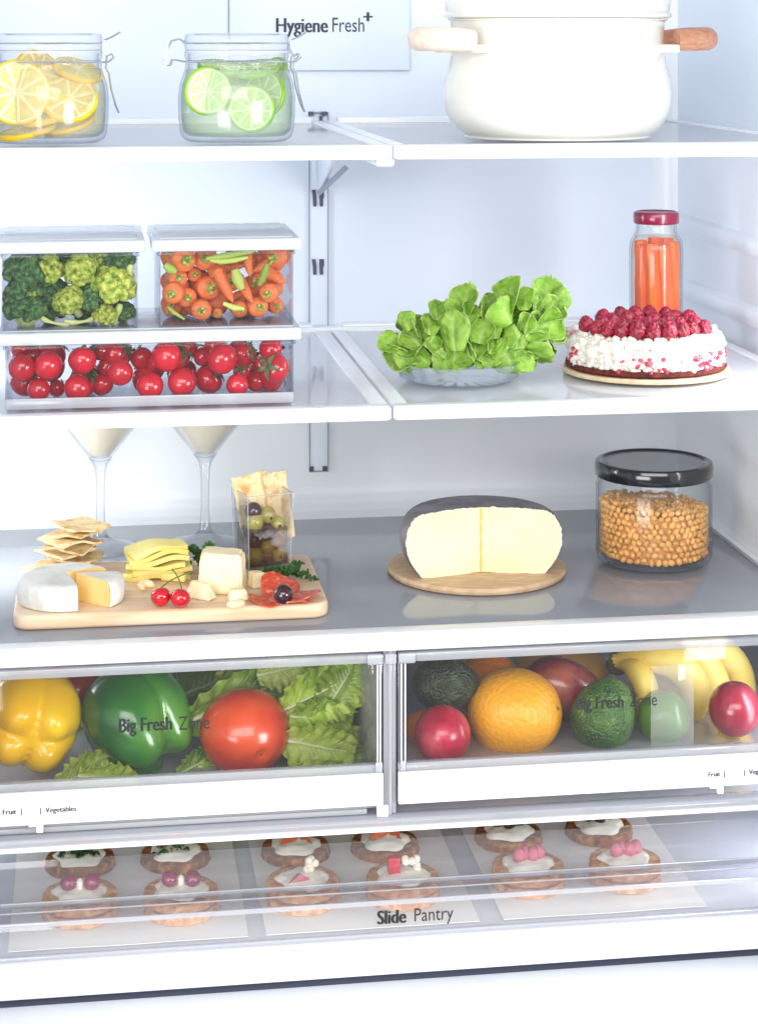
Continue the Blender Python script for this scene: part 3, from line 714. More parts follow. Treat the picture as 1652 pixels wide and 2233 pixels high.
# paler pigment along the rim, midrib and side veins, carried by the mesh
_t = butter.node_tree; _b = [n for n in _t.nodes if n.type == 'BSDF_PRINCIPLED'][0]; _tl = [n for n in _t.nodes if n.type == 'BSDF_TRANSLUCENT'][0]
_at = _t.nodes.new('ShaderNodeAttribute'); _at.attribute_name = 'pale'
_mx = _t.nodes.new('ShaderNodeMix'); _mx.data_type = 'RGBA'; _t.links.new(_at.outputs['Fac'], _mx.inputs['Factor'])
_t.links.new(_b.inputs['Base Color'].links[0].from_socket, _mx.inputs['A']); _mx.inputs['B'].default_value = C(204, 224, 146)
_t.links.new(_mx.outputs['Result'], _b.inputs['Base Color']); _t.links.new(_mx.outputs['Result'], _tl.inputs[0])
def cupleaf(seed):
    rr = random.Random(seed); o_ = Vector((rr.uniform(0, 40), rr.uniform(0, 40), 0)); arc = rr.uniform(62, 100); wd = rr.uniform(.46, .60); dp = rr.uniform(.8, 1.25); fl = rr.uniform(.1, .6)
    def fn(u, v):
        s_ = (v-.5)*2; k = min(.12+u*.90, 1)
        w = wd*(k**.5)*(1.0 if u < .55 else (max(0, 1-((u-.55)/.455)**2.2))**.5*.82+.18)
        th = radians(arc)*s_*(1-.25*u)
        x = w*sin(th)*1.2; y = w*dp*(cos(th)-.5)
        z = (u-.5)*.95+.05*cos(s_*3)*u
        y += fl*max(0, u-.60)**2*1.8                    # the lip turns back
        y += noise.noise(Vector((x*2.5, z*2.5, 0))+o_)*.08+noise.noise(Vector((s_*5, z*7, 2))+o_)*.09*(abs(s_)**2+u*u*.6)
        y -= .05*exp_(s_*8)*(1-u*.8)
        z += noise.noise(Vector((s_*3.5, 7, u*2))+o_)*.10*u
        return (x, y, z)
    NN = 27
    me = G().grid(fn, NN, NN, thick=.014).mesh('leaf', ang=80); me.materials.append(butter)
    at = me.attributes.new('pale', 'FLOAT', 'POINT')
    for q in range(len(me.vertices)):
        k = q % (NN*NN); u, v = (k//NN)/(NN-1), (k % NN)/(NN-1); s_ = abs(v-.5)*2
        rim = max(s_**16, max(0, (u-.93)/.07)**1.5)*.55+.25*u*s_**2; mid = exp_(s_*11)*(1-u)*.75
        vein = .35*max(0, cos((u*1.0-s_*.45)*26))**6*(1-s_)
        at.data[q].value = min(1, rim+mid+vein)
    return me
def exp_(x): return math.exp(-x*x)
CL = [cupleaf(s_) for s_ in range(8)]
dc = S(1000, 846, ZM); dc.y += .048; dc.x = P(1000, 800, dc.y).x
t = thing('glass_dish', 'small fluted glass dish under the green lettuce', 'dish', dc)
dishg = CLR('dish_glass', (.95, .97, .98, 1), (.62, .68, .74, 1), milk=.12, milkcol=(.8, .84, .88, 1), rough=.02, ep=2)
fl = lambda a, r, z: .0012*cos(22*a)*(1 if z > .001 else 0)
G().lathe([(0, .0005), (.046, .0005), (.050, .003), (.053, .009), (.057, .0165), (.055, .0167), (.051, .0095), (.048, .0045), (0, .0045)], 110, wob=fl).mk('dish_bowl', dishg, t)
lc = Vector((dc.x+.012, dc.y, ZM+.008))
lt = thing('butterhead_lettuce', 'bright green butterhead lettuce heaped on the small glass dish', 'lettuce', lc)
LV = [(190,580,95,-60),(330,420,100,-20),(330,620,140,-80),(240,690,110,-90),(300,760,150,-100),(430,470,110,0),(510,440,100,10),(560,330,90,0),(760,260,150,10),(680,330,100,-20),
(700,490,170,0),(820,350,90,20),(940,310,100,30),(900,500,110,15),(560,600,130,-30),(500,640,130,-160),(620,640,100,0),(600,740,110,160),(450,820,130,-100),(760,650,120,-40),(700,720,130,180),
(860,620,90,20),(820,820,110,180),(880,730,90,0),(940,790,100,120),(1000,600,110,30),(1050,640,110,40),(1120,540,120,30),(1170,600,100,10),(1110,170,105,-5),(1090,290,105,0),(1230,240,110,0),
(1410,200,155,20),(1450,330,140,60),(1340,280,100,20),(1250,430,110,40),(1330,470,130,60),(1440,440,150,70),(1300,600,140,100),(1350,640,120,100),(1200,700,130,120),(1100,760,130,150),
(1180,800,140,140),(1000,400,80,0),(1010,500,70,0),(1060,350,120,-30),(980,690,100,60),(1490,260,120,50),(420,700,110,-60),(360,540,100,-40)]
rl_ = random.Random(8)
def putleaf(x, y, s_, a, dy, k, pitch):
    px, py = 793.7+x*.2831, 581+y*.2831
    nx, ny = (px-1030)/215, (py-730)/125
    Y = dc.y+.012-.052*sqrt(max(.02, 1-.75*(nx*nx+ny*ny)))+dy
    p = P(px, py, Y); p.z = max(p.z, ZM+.022)
    sc = px2m(s_*.2831, Y)*rl_.uniform(1.5, 2.15)
    R = Matrix.Rotation(radians(a), 3, 'Y') @ Matrix.Rotation(radians(pitch), 3, 'X') @ Matrix.Rotation(radians(rl_.uniform(-40, 40) if rl_.random() < .78 else rl_.uniform(120, 240)), 3, 'Z')
    link('leaf', CL[k % 8], lt, p-lc, R.to_euler(), (sc, sc, sc))
for i, (x, y, s_, a) in enumerate(LV): putleaf(x, y, s_, a, 0, i, rl_.uniform(-34, 4))
for i, (x, y, s_, a) in enumerate(LV):
    if 150 < x < 1450 and y < 760 and y > 260: putleaf(x+rl_.uniform(-30, 30), y+rl_.uniform(-10, 30), s_*1.15, a+rl_.uniform(-60, 60), .020, i+3, rl_.uniform(-20, 10))

# raspberry cake
bc = S(1408, 840, ZM); bc = P(1408, 800, 1.672); bc.z = ZM
cork = M('cake_board', C(214, 188, 150), C(232, 210, 176), scale=160, rough=.8, bump=.3, bscale=300)
t = thing('cake_board', 'round pale cardboard disc under the raspberry cake', 'cake board', bc)
G().lathe([(0, .0002), (.0715, .0002), (.0728, .001), (.0728, .0034), (.072, .0042), (0, .0042)], 96).mk('board_disc', cork, t)
kc = bc+Vector((0, .002, .0044))
cream = M('whipped_cream', C(230, 226, 216), C(236, 230, 222), C(206, 62, 92), scale=26, detail=4, rough=.5, sss=.1, sssr=(1, .9, .8), lo=.52, hi=.68, bump=.3, bscale=500)
sponge = M('sponge_base', C(70, 24, 18), C(112, 44, 34), scale=200, rough=.9, bump=.8, bscale=500)
kt = thing('raspberry_cake', 'round white cream cake with brown base, topped with raspberries', 'cake', kc)
G().lathe([(0, 0), (.0680, 0), (.0702, .002), (.0690, .0055), (0, .0058)], 160, wob=lambda a, r, z: (.0009*noise.noise(Vector((cos(a)*9, sin(a)*9, z*300))) if r > .01 else 0)).mk('sponge_base', sponge, kt)
G().lathe([(0, .0059), (.0600, .0059), (.0630, .014), (.0630, .026), (.0615, .030), (.055, .0305), (0, .0300)], 96, wob=lambda a, r, z: (.0012*noise.noise(Vector((cos(a)*8, sin(a)*8, z*200))) if r > .01 else 0)).mk('cream_layer', cream, kt)
g = G(); rc = random.Random(3)
for row, (z, rad, n_, br) in enumerate(((.0068, .0650, 88, .0034), (.0112, .0640, 78, .0044), (.0160, .0640, 72, .0048), (.0212, .0640, 66, .0050), (.0262, .0632, 58, .0044), (.0305, .0590, 54, .0038), (.0312, .0530, 46, .0034))):
    for k in range(n_):
        a = 2*pi*(k+.5*(row % 2)+rc.uniform(-.25, .25))/n_; r_ = rad+rc.uniform(-.0012, .0012); s_ = br*rc.uniform(.65, 1.25)
        g.ball((r_*cos(a), r_*sin(a), z+rc.uniform(-.0016, .0016)), (s_, s_, s_*.9), 2, fn=lambda v: v*(1+.45*noise.noise(v*1.8+Vector((k, row, 0)))))
o = g.mk('piped_cream', cream, kt); o['kind'] = 'stuff'
g = G()
for a_c, n_ in ((-62, 16), (-48, 9), (-96, 8), (-28, 10), (-118, 5), (-168, 6)):
    for k in range(n_):
        a = radians(a_c+rc.uniform(-9, 9)); s_ = rc.uniform(.0016, .0034); z = rc.uniform(.004, .018)
        g.ball((.0672*cos(a), .0672*sin(a), z), (s_, s_, s_*.8), 2, fn=lambda v: v*(1+.3*noise.noise(v*2+Vector((k, 0, 0)))))
g.mk('berry_smear', M('crushed_raspberry', C(170, 24, 60), C(216, 84, 116), scale=200, rough=.4, sss=.1), kt)['kind'] = 'stuff'
rasp = M('raspberry_skin', C(104, 2, 28), C(136, 8, 40), C(172, 30, 64), scale=2.5, rough=.4, sss=.05, sssr=(1, .2, .2), rv=.14, coat=.15)
fib = []
for k in range(44):
    z = 1-2*(k+.5)/44; q = sqrt(1-z*z); a = k*2.39996; fib.append(Vector((q*cos(a), q*sin(a), z)))
def rb(v):
    d = min((v-f).length for f in fib)
    r = .80+.26*sqrt(max(0, 1-(d/.34)**2))
    tp = 1-.22*max(0, v.z)
    return Vector((v.x*r*tp, v.y*r*tp, v.z*r*1.12))
rme = G().ball(r=1, sub=4, fn=rb).mesh('raspberry', ang=180); rme.materials.append(rasp)
RB = [(300,1090),(425,1035),(565,990),(340,1150),(500,1065),(625,1045),(450,1175),(600,1110),(605,1200),(735,1065),(820,985),(885,1045),(985,990),(800,1110),(700,1150),(810,1215),(940,1110),(900,1165),(1035,1205),(1070,1090),(1140,1040),(1175,1170),(1280,1110),(700,1010),(1060,1030),(1010,1130),(390,1090),(530,1150),(1100,1140),(960,1050),(1200,1080)]
pts = []
for x, y in RB:
    px, py = 1204.8+x*.2574, 425.2+y*.2574
    p = S(px, py+4, kc.z+.0372)
    d = Vector((p.x-kc.x, p.y-kc.y))
    if d.length > .056: d = d*(.056/d.length)
    pts.append([kc.x+d.x, kc.y+d.y])
for it in range(30):                          # push the berries apart until they only touch
    for i in range(len(pts)):
        for j in range(i):
            dx, dy = pts[i][0]-pts[j][0], pts[i][1]-pts[j][1]; L_ = sqrt(dx*dx+dy*dy)+1e-9
            if L_ < .0132:
                s_ = (.0132-L_)/2/L_; pts[i][0] += dx*s_; pts[i][1] += dy*s_; pts[j][0] -= dx*s_; pts[j][1] -= dy*s_
    for q in pts:
        d = sqrt((q[0]-kc.x)**2+(q[1]-kc.y)**2)
        if d > .0555: q[0] = kc.x+(q[0]-kc.x)*.0555/d; q[1] = kc.y+(q[1]-kc.y)*.0555/d
rows = {'front': [], 'second': [], 'third': [], 'back': []}
for q in pts:
    dy = q[1]-kc.y
    rows['front' if dy < -.026 else 'second' if dy < 0 else 'third' if dy < .026 else 'back'].append(q)
for key, lst in rows.items():
    lst.sort()
    for i, q in enumerate(lst):
        s_ = rc.uniform(.0066, .0080)
        o = link('raspberry', rme, None, (q[0], q[1], kc.z+.0305+s_*.95+rc.uniform(0, .0015)), (rc.uniform(-.5, .5), rc.uniform(-.5, .5), rc.uniform(0, 6)), s_)
        tag(o, 'red raspberry on the cake, %s in its %s row' % (ordn(i, len(lst)), key), 'raspberry', 'raspberries on the cake')

# jar of carrot sticks behind the cake
jc = P(1430, 700, 1.79); jc.z = ZM
t = thing('carrot_jar', 'tall glass jar of carrot sticks with a dark red lid', 'jar', jc)
G().lathe([(0, .0006), (.022, .0006), (.0245, .003), (.0250, .008), (.0250, .094), (.0242, .101), (.0205, .108), (.0190, .111), (.0188, .1185), (.0172, .1185), (.0174, .111), (.0190, .107), (.0226, .100), (.0234, .094), (.0234, .008), (.021, .004), (0, .0038)], 56).mk('jar_body', glassw, t)
G().lathe([(0, .0045), (.0205, .0047), (.0228, .009), (.0230, .092), (.022, .099), (.0185, .106), (0, .1062)], 40).mk('liquid', CLR('jar_brine', (1, .93, .86, 1), (.98, .85, .72, 1), milk=.015, milkcol=C(240, 150, 80), rough=.05, ior=1.1), t)
redlid = M('dark_red_lid', C(120, 10, 50), C(130, 14, 56), scale=10, rough=.25, coat=.4)
G().lathe([(.0190, .1175), (.0206, .1178), (.0213, .1190), (.0213, .1265), (.0206, .1285), (.019, .1290), (.0175, .1280), (0, .1278)], 56).mk('lid', redlid, t)
stick = M('carrot_stick', C(212, 70, 2), C(240, 112, 14), scale=90, rough=.4, stretch=(1, 1, .15), bump=.2, bscale=90, sss=.15, rv=.06)
SK = [((-.0150, -.0060), (-.0135, -.0060), .0058, .0985, 'leftmost at the front'), ((-.0055, -.0145), (-.0080, -.0130), .0070, .1000, 'wide, left of the jar middle'),
      ((.0070, -.0150), (.0035, -.0150), .0068, .0975, 'bent, just right of the jar middle'), ((.0165, -.0060), (.0140, -.0090), .0062, .1010, 'rightmost at the front'),
      ((.0120, .0090), (.0120, .0060), .0068, .1030, 'behind at the right'), ((-.0020, .0100), (.0, .0080), .0074, .1040, 'behind in the middle'), ((-.0130, .0080), (-.0130, .0080), .0066, .1010, 'behind at the left')]
for i, (b_, t_, r, h, lab) in enumerate(SK):
    p_ = [Vector((b_[0]+(t_[0]-b_[0])*u+.0012*sin(u*3+i), b_[1]+(t_[1]-b_[1])*u, .006+(h-.006)*u)) for u in [k/10 for k in range(11)]]
    o = G().tube([q-p_[0] for q in p_], [r*.85]+[r*(1+.06*sin(k*1.7+i)) for k in range(9)]+[r*.9], 8).mk('carrot_stick', stick, None, jc+p_[0])
    tag(o, 'orange carrot stick in the tall jar, '+lab, 'carrot stick', 'carrot sticks in the jar')

# ================================================================ LOWER SHELF, LEFT: GLASSES AND CHEESE BOARD
# cocktail glasses
cocktail = M('creamy_cocktail', C(240, 234, 208), C(244, 239, 218), scale=8, rough=.3, sss=.2)
bowlg = CLR('bowl_glass', (.99, .99, .99, 1), (.8, .82, .86, 1), rough=.02, ep=4)
for px, py, lab in ((219, 1196, 'left cocktail glass of pale creamy drink behind the cracker stack'), (447, 1186, 'right cocktail glass of pale creamy drink behind the yellow cheese slices')):
    b_ = S(px, py, ZL); t = thing('cocktail_glass', lab, 'glass', b_, group='cocktail glasses')
    H0 = .0795
    stemg = CLR('stem_glass', (.96, .97, .98, 1), (.42, .46, .52, 1), milk=.05, rough=.02, ep=2.2, refl=1.5)
    G().lathe(smooth_prof([(0, .0008), (.032, .0006), (.0335, .0014), (.030, .0032), (.018, .0062), (.008, .0115), (.0052, .018), (.0042, .030), (.0040, .050), (.0044, .066), (.0062, H0-.003), (.011, H0+.004)], 3), 48).mk('stem', stemg, t)
    G().lathe([(.0, H0), (.009, H0+.003), (.058, H0+.066), (.0595, H0+.0675), (.0575, H0+.0675), (.0085, H0+.0055), (0, H0+.003)], 56).mk('bowl', bowlg, t)
    G().lathe([(.0, H0+.0075), (.0098, H0+.0078), (.053, H0+.0615), (0, H0+.0615)], 56).mk('drink', cocktail, t)

# board
maple = M('maple_board', C(212, 176, 140), C(224, 196, 164), C(232, 208, 180), scale=9, detail=6, rough=.5, stretch=(1, 9, 9), bump=.08, bscale=60, dist=.4)
b0, b1 = S(28, 1374, ZL), S(720, 1352, ZL)
yb = (b0.y+b1.y)/2; dep = .156; BZ = ZL+.0125
bx0, bx1 = b0.x, b1.x; bcx = (bx0+bx1)/2
t_ = []
R_ = .014; wdt, dpt = (bx1-bx0)/2, dep/2
for cx_, cy_, a0 in ((wdt-R_, dpt-R_, 0), (-wdt+R_, dpt-R_, pi/2), (-wdt+R_, -dpt+R_, pi), (wdt-R_, -dpt+R_, 1.5*pi)):
    for k in range(9): t_.append((cx_+R_*cos(a0+pi/2*k/8), cy_+R_*sin(a0+pi/2*k/8)))
o = G().prism(t_, 0, .0122, b=.0032, seg=4).mk('cheese_board', maple, None, (bcx, yb+dpt, ZL+.0002))
tag(o, 'light wooden serving board with rounded corners on the grey glass shelf', 'serving board')
B = lambda px, py: S(px, py, BZ)

# camembert, a wedge cut out
bloom = M('white_bloomy_rind', C(204, 202, 194), C(228, 227, 221), scale=45, detail=5, rough=.9, bump=.9, bscale=160, lo=.3, hi=.6)
paste = M('camembert_paste', C(236, 200, 122), C(243, 216, 150), scale=30, rough=.45, bump=.1, bscale=100, sss=.2, sssr=(1, .8, .5))
def sector(name, label, cat, loc, prof, a0, a1, mr, mp, group=None, n=60, edge=None):
    t = thing(name, label, cat, loc, group=group)
    G().lathe(prof, n, a0, a1, wob=lambda a, r, z: (.0006*noise.noise(Vector((cos(a)*14, sin(a)*14, z*150))) if .004 < r else 0)).mk('rind', mr, t)
    g = G()
    for a, s_ in ((a0, 1), (a1, -1)):
        V = [(r*cos(a)*.992, r*sin(a)*.992, z) for r, z in prof]
        # a fan of rings gives the cut face a little relief
        c_ = Vector((prof[3][0]*.45*cos(a), prof[3][0]*.45*sin(a), (prof[0][1]+prof[-1][1])/2))
        nn = Vector((-sin(a), cos(a), 0))*s_
        VV = [Vector(v) for v in V]; m = len(VV)
        ring = [[c_+(v-c_)*k-nn*(.0007*(1-k)*0+.00025*noise.noise(v*60*k)) for v in VV] for k in (1, .93, .8, .6, .35)]
        o_ = len(g.V); g.V += [v for r_ in ring for v in r_]+[c_]
        for q in range(4):
            for k in range(m):
                l_ = (k+1) % m; f = [o_+q*m+k, o_+q*m+l_, o_+(q+1)*m+l_, o_+(q+1)*m+k]; g.F.append(f)
        for k in range(m): g.F.append([o_+4*m+k, o_+4*m+(k+1) % m, o_+5*m])
    g.mk('paste', mp, t, ang=60)
    return t
cp = smooth_prof([(0, 0), (.034, 0), (.0382, .0022), (.0394, .007), (.0392, .013), (.0372, .0182), (.033, .0208), (.020, .0218), (0, .0218)], 3)
cc = B(142, 1336); cc.y += .038
sector('camembert', 'white camembert cheese missing one wedge, at the left of the board', 'cheese', cc+Vector((0, 0, .0002)), cp, radians(28), radians(285), bloom, paste)
wc = cc+Vector((.0085, -.0035, .0002))
sector('camembert_wedge', 'camembert wedge with yellow cut side right of the round white cheese', 'cheese', wc, cp, radians(-46), radians(8), bloom, paste, n=20)

# crackers
ck = M('cracker_crust', C(232, 212, 166), C(226, 204, 156), C(206, 158, 94), scale=110, detail=5, rough=.75, lo=.34, hi=.66, bump=.8, bscale=220)
def cracker(seed, w, d):
    rr = random.Random(seed); o_ = Vector((rr.uniform(0, 99), 0, 0))
    def fn(u, v):
        x, y = (u-.5)*w, (v-.5)*d
        e = .0012*noise.noise(Vector((u*6, v*6, 3))+o_)
        return (x+e, y+e, .0022*noise.noise(Vector((u*1.8, v*1.8, 0))+o_)+.0012*sin(u*5+seed)+.0007*noise.noise(Vector((u*9, v*9, 0))+o_))
    me = G().grid(fn, 15, 15, thick=.0019).mesh('cracker', ang=50); me.materials.append(ck); return me
KM = [cracker(s_, .040, .038) for s_ in range(5)]
sb = B(158, 1240); sb.y += -.004
for i, (dx, rz, h) in enumerate(((.0, 30, 0), (-.003, 48, .0045), (.003, 70, .009), (-.004, 40, .0145), (.001, 62, .0195), (-.002, 35, .0245), (.003, 55, .030), (.0045, 40, .036))):
    o = link('cracker', KM[i % 5], None, (sb.x+dx*1.2, sb.y+.004*sin(i*2.2), BZ+.0035+h), (radians(3*sin(i*1.9)), radians(3*cos(i*2.7)), radians(rz)))
    tag(o, 'thin pale cracker, %s of the stack behind the camembert' % ('lowest' if i == 0 else 'topmost' if i == 7 else ORD[i]+' from the bottom'), 'cracker', 'stacked crackers')

# yellow cheese slices
ych = M('yellow_cheese', C(242, 222, 120), C(248, 232, 148), scale=20, rough=.4, sss=.2, sssr=(1, .9, .5), bump=.08, bscale=100, rv=.04)
ysp = B(345, 1268)
def cslice(seed, w, d, th):
    rr = random.Random(seed); o_ = Vector((rr.uniform(0, 99), 0, 0))
    def fn(u, v):
        return ((u-.5)*w, (v-.5)*d, .0035*noise.noise(Vector((u*1.6, v*1.2, 0))+o_)+.002*sin(u*6.0+seed)*(.5+.5*u))
    me = G().grid(fn, 17, 9, thick=th).mesh('cheese_slice', ang=50); me.materials.append(ych); return me
for i, (dx, dy, h, rz, ry, w) in enumerate(((0, .018, .004, 3, 0, .052), (.002, .018, .0085, 8, -1, .050), (-.001, .019, .0130, -4, 1, .050), (.001, .018, .0175, 5, -3, .049), (-.001, .020, .022, 10, -4, .050), (-.0015, .020, .0262, 16, -6, .047))):
    o = cslice(i, w, .030, .0040); o = link('cheese_slice', o, None, (ysp.x+dx, ysp.y+dy, BZ+h), (0, radians(ry), radians(rz)))
    tag(o, 'yellow cheese slice, %s of the pile in the middle of the board' % ('lowest' if i == 0 else 'topmost' if i == 5 else ORD[i]+' from the bottom'), 'cheese slice', 'piled yellow cheese slices')
for i, (px, py, rz) in enumerate(((296, 1263, 30), (380, 1266, -25))):
    q = B(px, py); o = G().box(-.011, .011, -.004, .004, 0, .006, b=.001, mtx=Matrix.Rotation(radians(rz), 4, 'Z')).mk('cheese_stick', ych, None, q+Vector((0, 0, .0003)))
    tag(o, ('short yellow cheese stick at the left foot of the slice pile', 'short yellow cheese stick behind the cherry stems')[i], 'cheese')
# parmesan
parm = M('hard_cheese', C(236, 218, 172), C(245, 230, 192), scale=50, detail=5, rough=.7, bump=.4, bscale=140, sss=.1)
def rough_block(label, px, py, w, d, h, rz, seed, tx=.15, name='hard_cheese'):
    q = B(px, py); q.y += d/2
    bm = bmesh.new(); bmesh.ops.create_cube(bm, size=1); bmesh.ops.bevel(bm, geom=bm.edges[:], offset=.06, segments=2, affect='EDGES'); bmesh.ops.subdivide_edges(bm, edges=bm.edges[:], cuts=3, use_grid_fill=True)
    for v in bm.verts:
        c_ = v.co; n_ = noise.noise_vector(c_*3+Vector((seed*7, 0, 0)))*.05; zf = c_.z+.5
        v.co = ((c_.x*(1-tx*zf)+n_.x)*w, (c_.y*(1-tx*zf)+n_.y)*d, max(0, (zf+n_.z*(1 if zf > .3 else 0)-.08*c_.x*zf))*h)
    o = G().bm(bm).mk(name, parm, None, q+Vector((0, 0, .0003)), (0, 0, radians(rz)), ang=45)
    return tag(o, label, 'cheese')
rough_block('big pale hard cheese chunk in front of the olive cup', 487, 1297, .037, .024, .033, -12, 1, .10)
rough_block('flat slanting slice of pale hard cheese left of the big chunk', 437, 1308, .026, .010, .013, -35, 2, .45)
rough_block('small crumbly pale cheese piece at the foot of the big chunk', 519, 1311, .016, .010, .0085, 8, 3, .2)
rough_block('small white cheese cube between big chunk and salami', 561, 1283, .013, .012, .012, 20, 4, .2)
# cashews
nutm = M('cashew', C(232, 206, 158), C(242, 222, 182), scale=60, rough=.45, sss=.1)
for px, py, rz, lab in ((322, 1291, 40, 'pale curved cashew nut left of the cherries'), (513, 1329, 200, 'pale curved cashew nut at the front of the board')):
    q = B(px, py); q.y += .004
    pp = [(.0055*cos(a), .0055*sin(a), 0) for a in [radians(-10+20*k) for k in range(11)]]
    o = G().tube(pp, [.0016, .0027, .0033, .0035, .0035, .0034, .0034, .0033, .0031, .0027, .0016], 10).mk('cashew_nut', nutm, None, q+Vector((0, 0, .0036)), (radians(14), 0, radians(rz)))
    tag(o, lab, 'nut')
# two cherries on joined stems
chm = M('cherry_skin', C(170, 4, 22), C(200, 14, 34), scale=30, rough=.08, coat=.8, sss=.1, sssr=(1, .1, .1))
chs = M('cherry_stem', C(96, 110, 40), C(130, 120, 60), scale=60, rough=.6)
def dimple(v):
    r = 1-.18*math.exp(-((v.x**2+v.y**2)/.09)) if v.z > 0 else 1
    return Vector((v.x*(1.04-.06*max(0, -v.z)), v.y*(1.04-.06*max(0, -v.z)), v.z*r*.95))
tops = [B(351, 1327), B(394, 1330)]; r_ = px2m(21, 1.61); joint = [P(376, 1242, 1.62), P(412, 1249, 1.625)]
for i in range(2):
    c_ = tops[i]+Vector((0, r_*.9, r_*.97))
    t = thing('cherry', ('left red cherry with thin green stem on the board', 'right red cherry with thin green stem on the board')[i], 'cherry', c_, (radians(-18), radians((-8, 14)[i]), 0), 'cherry pair on the board')
    G().ball(r=r_, sub=4, fn=dimple).mk('cherry_body', chm, t)
    inv = Euler((radians(-18), radians((-8, 14)[i]), 0)).to_matrix().inverted()
    e = inv @ (joint[1-i]-c_); s0 = Vector((0, 0, r_*.78))
    mid = (s0+e)/2+Vector((.001 if i else -.001, 0, .003))
    pp = [s0*(1-u)**2+mid*2*u*(1-u)+e*u*u for u in [k/8 for k in range(9)]]
    G().tube(pp, [.0006]*8+[.0012], 6).mk('stem', chs, t)
# herbs
herb = LEAF('dark_herb', C(28, 66, 26), C(58, 100, 44), C(96, 138, 70), scale=3, tr=.15)
def herbleaf(seed):
    rr = random.Random(seed); o_ = Vector((rr.uniform(0, 99), 0, 0))
    def fn(u, v):
        s_ = (v-.5)*2; w = .34*sin(pi*min(1, .1+u*.88))*(1+.25*sin(u*22))
        return (s_*w, u, .14*noise.noise(Vector((s_*3, u*5, 0))+o_)*2+.15*s_*s_+.10*sin(u*9+seed)*abs(s_))
    me = G().grid(fn, 19, 9, thick=.03).mesh('leaf', ang=70); me.materials.append(herb); return me
HM = [herbleaf(s_) for s_ in range(4)]
rh = random.Random(2)
for lab, px, py, sp, n_, h in (('dark green herb sprig between salami and olive cup', 626, 1268, .017, 22, .008), ('dark green herb sprig behind the hard cheese chunk', 437, 1238, .008, 12, .016)):
    q = B(px, py); q.y += .004
    t = thing('herb_sprig', lab, 'herb', q+Vector((0, 0, .001)))
    for k in range(n_):
        a = rh.uniform(0, 2*pi); rr_ = sp*sqrt(rh.random())
        link('leaf', HM[k % 4], t, (rr_*cos(a)*1.1-.002, rr_*sin(a)*.45, rh.uniform(.001, h)), (rh.uniform(-.5, .9), rh.uniform(-.7, .7), rh.uniform(0, 6.28)), rh.uniform(.0085, .013))
# salami and dark olive
sal = M('salami', C(178, 52, 32), C(204, 84, 56), C(226, 150, 120), scale=240, detail=2, rough=.3, lo=.35, hi=.75, coat=.3)
for i, (px, py, R, rx, rz, hz) in enumerate(((588, 1319, .0165, 2, 0, .0015), (655, 1312, .0175, -5, 8, .0030), (612, 1305, .0165, 24, 15, .0060), (640, 1326, .014, -3, 0, .0026))):
    q = B(px, py); q.y += .010
    def fn(u, v, R=R, i=i):
        a = 2*pi*v; r = R*u*(1+.04*sin(3*a+i)); return (r*cos(a), r*sin(a), .0018*u*u*cos(2*a+i)+.0004*sin(5*a))
    V = [fn(u/7, v/32) for u in range(1, 8) for v in range(32)]; g = G(); g.V = [Vector(v) for v in V]+[Vector((0, 0, 0))]
    g.F = [[u*32+v, (u+1)*32+v, (u+1)*32+(v+1) % 32, u*32+(v+1) % 32] for u in range(6) for v in range(32)]+[[len(V), v, (v+1) % 32] for v in range(32)]
    n0 = len(g.V); F1 = list(g.F)
    g.V += [v-Vector((0, 0, .0012)) for v in g.V]; g.F += [[k+n0 for k in f][::-1] for f in F1]+[[192+v, 192+(v+1) % 32, 192+(v+1) % 32+n0, 192+v+n0] for v in range(32)]
    o = g.mk('salami_slice', sal, None, q+Vector((0, 0, hz+.002)), (radians(rx), 0, radians(rz)), ang=60)
    tag(o, ('thin red salami slice lying furthest left', 'thin red salami slice lying furthest right', 'thin red salami slice standing up behind the dark olive', 'thin red salami slice under the front of the dark olive')[i], 'salami', 'salami slices on the board')
dol = M('dark_olive_skin', C(40, 12, 22), C(60, 24, 34), scale=40, rough=.15, coat=.5)
q = B(619, 1329)
tag(G().ball(r=(.0078, .0078, .0082), sub=3).mk('dark_olive', dol, None, q+Vector((0, .006, .0105))), 'single black olive lying on the salami slices', 'olive')

# square cup of olives with crackers
cpl = CLR('square_cup_plastic', (.985, .985, .99, 1), (.6, .62, .68, 1), milk=.01, rough=.03, ep=2)
f0 = B(543, 1245); f1 = B(631, 1235); ang = atan2(f1.y-f0.y, f1.x-f0.x); sd = .0375
ct = thing('square_cup', 'clear square plastic cup of olives on the board', 'cup', f0+Vector((0, 0, .0002)), (0, 0, ang))
H_ = .064; w = .0012
def cupwall(g, p, q, n_):
    # one slightly flaring wall from p to q, n_ the outward direction
    fl_ = .0022
    V = []
    for z, f in ((0, 0), (H_, fl_)):
        for a, s_ in ((p, 0), (q, 0)):
            c_ = Vector((sd/2, sd/2, 0)); d = Vector(a)-c_; k = 1+f/(sd/2)
            V.append(c_+d*k+Vector((0, 0, z))); V.append(c_+d*k*(1-w/(sd/2))+Vector((0, 0, z)))
    g.add(V, [[0, 2, 6, 4], [1, 5, 7, 3], [4, 6, 7, 5], [0, 1, 3, 2]])
g = G(); cn = [(0, 0, 0), (sd, 0, 0), (sd, sd, 0), (0, sd, 0)]
for k in range(4): cupwall(g, cn[k], cn[(k+1) % 4], None)
g.box(.0003, sd-.0003, .0003, sd-.0003, .0002, .0022)
g.mk('cup_body', cpl, ct, smooth=False)
g = G()
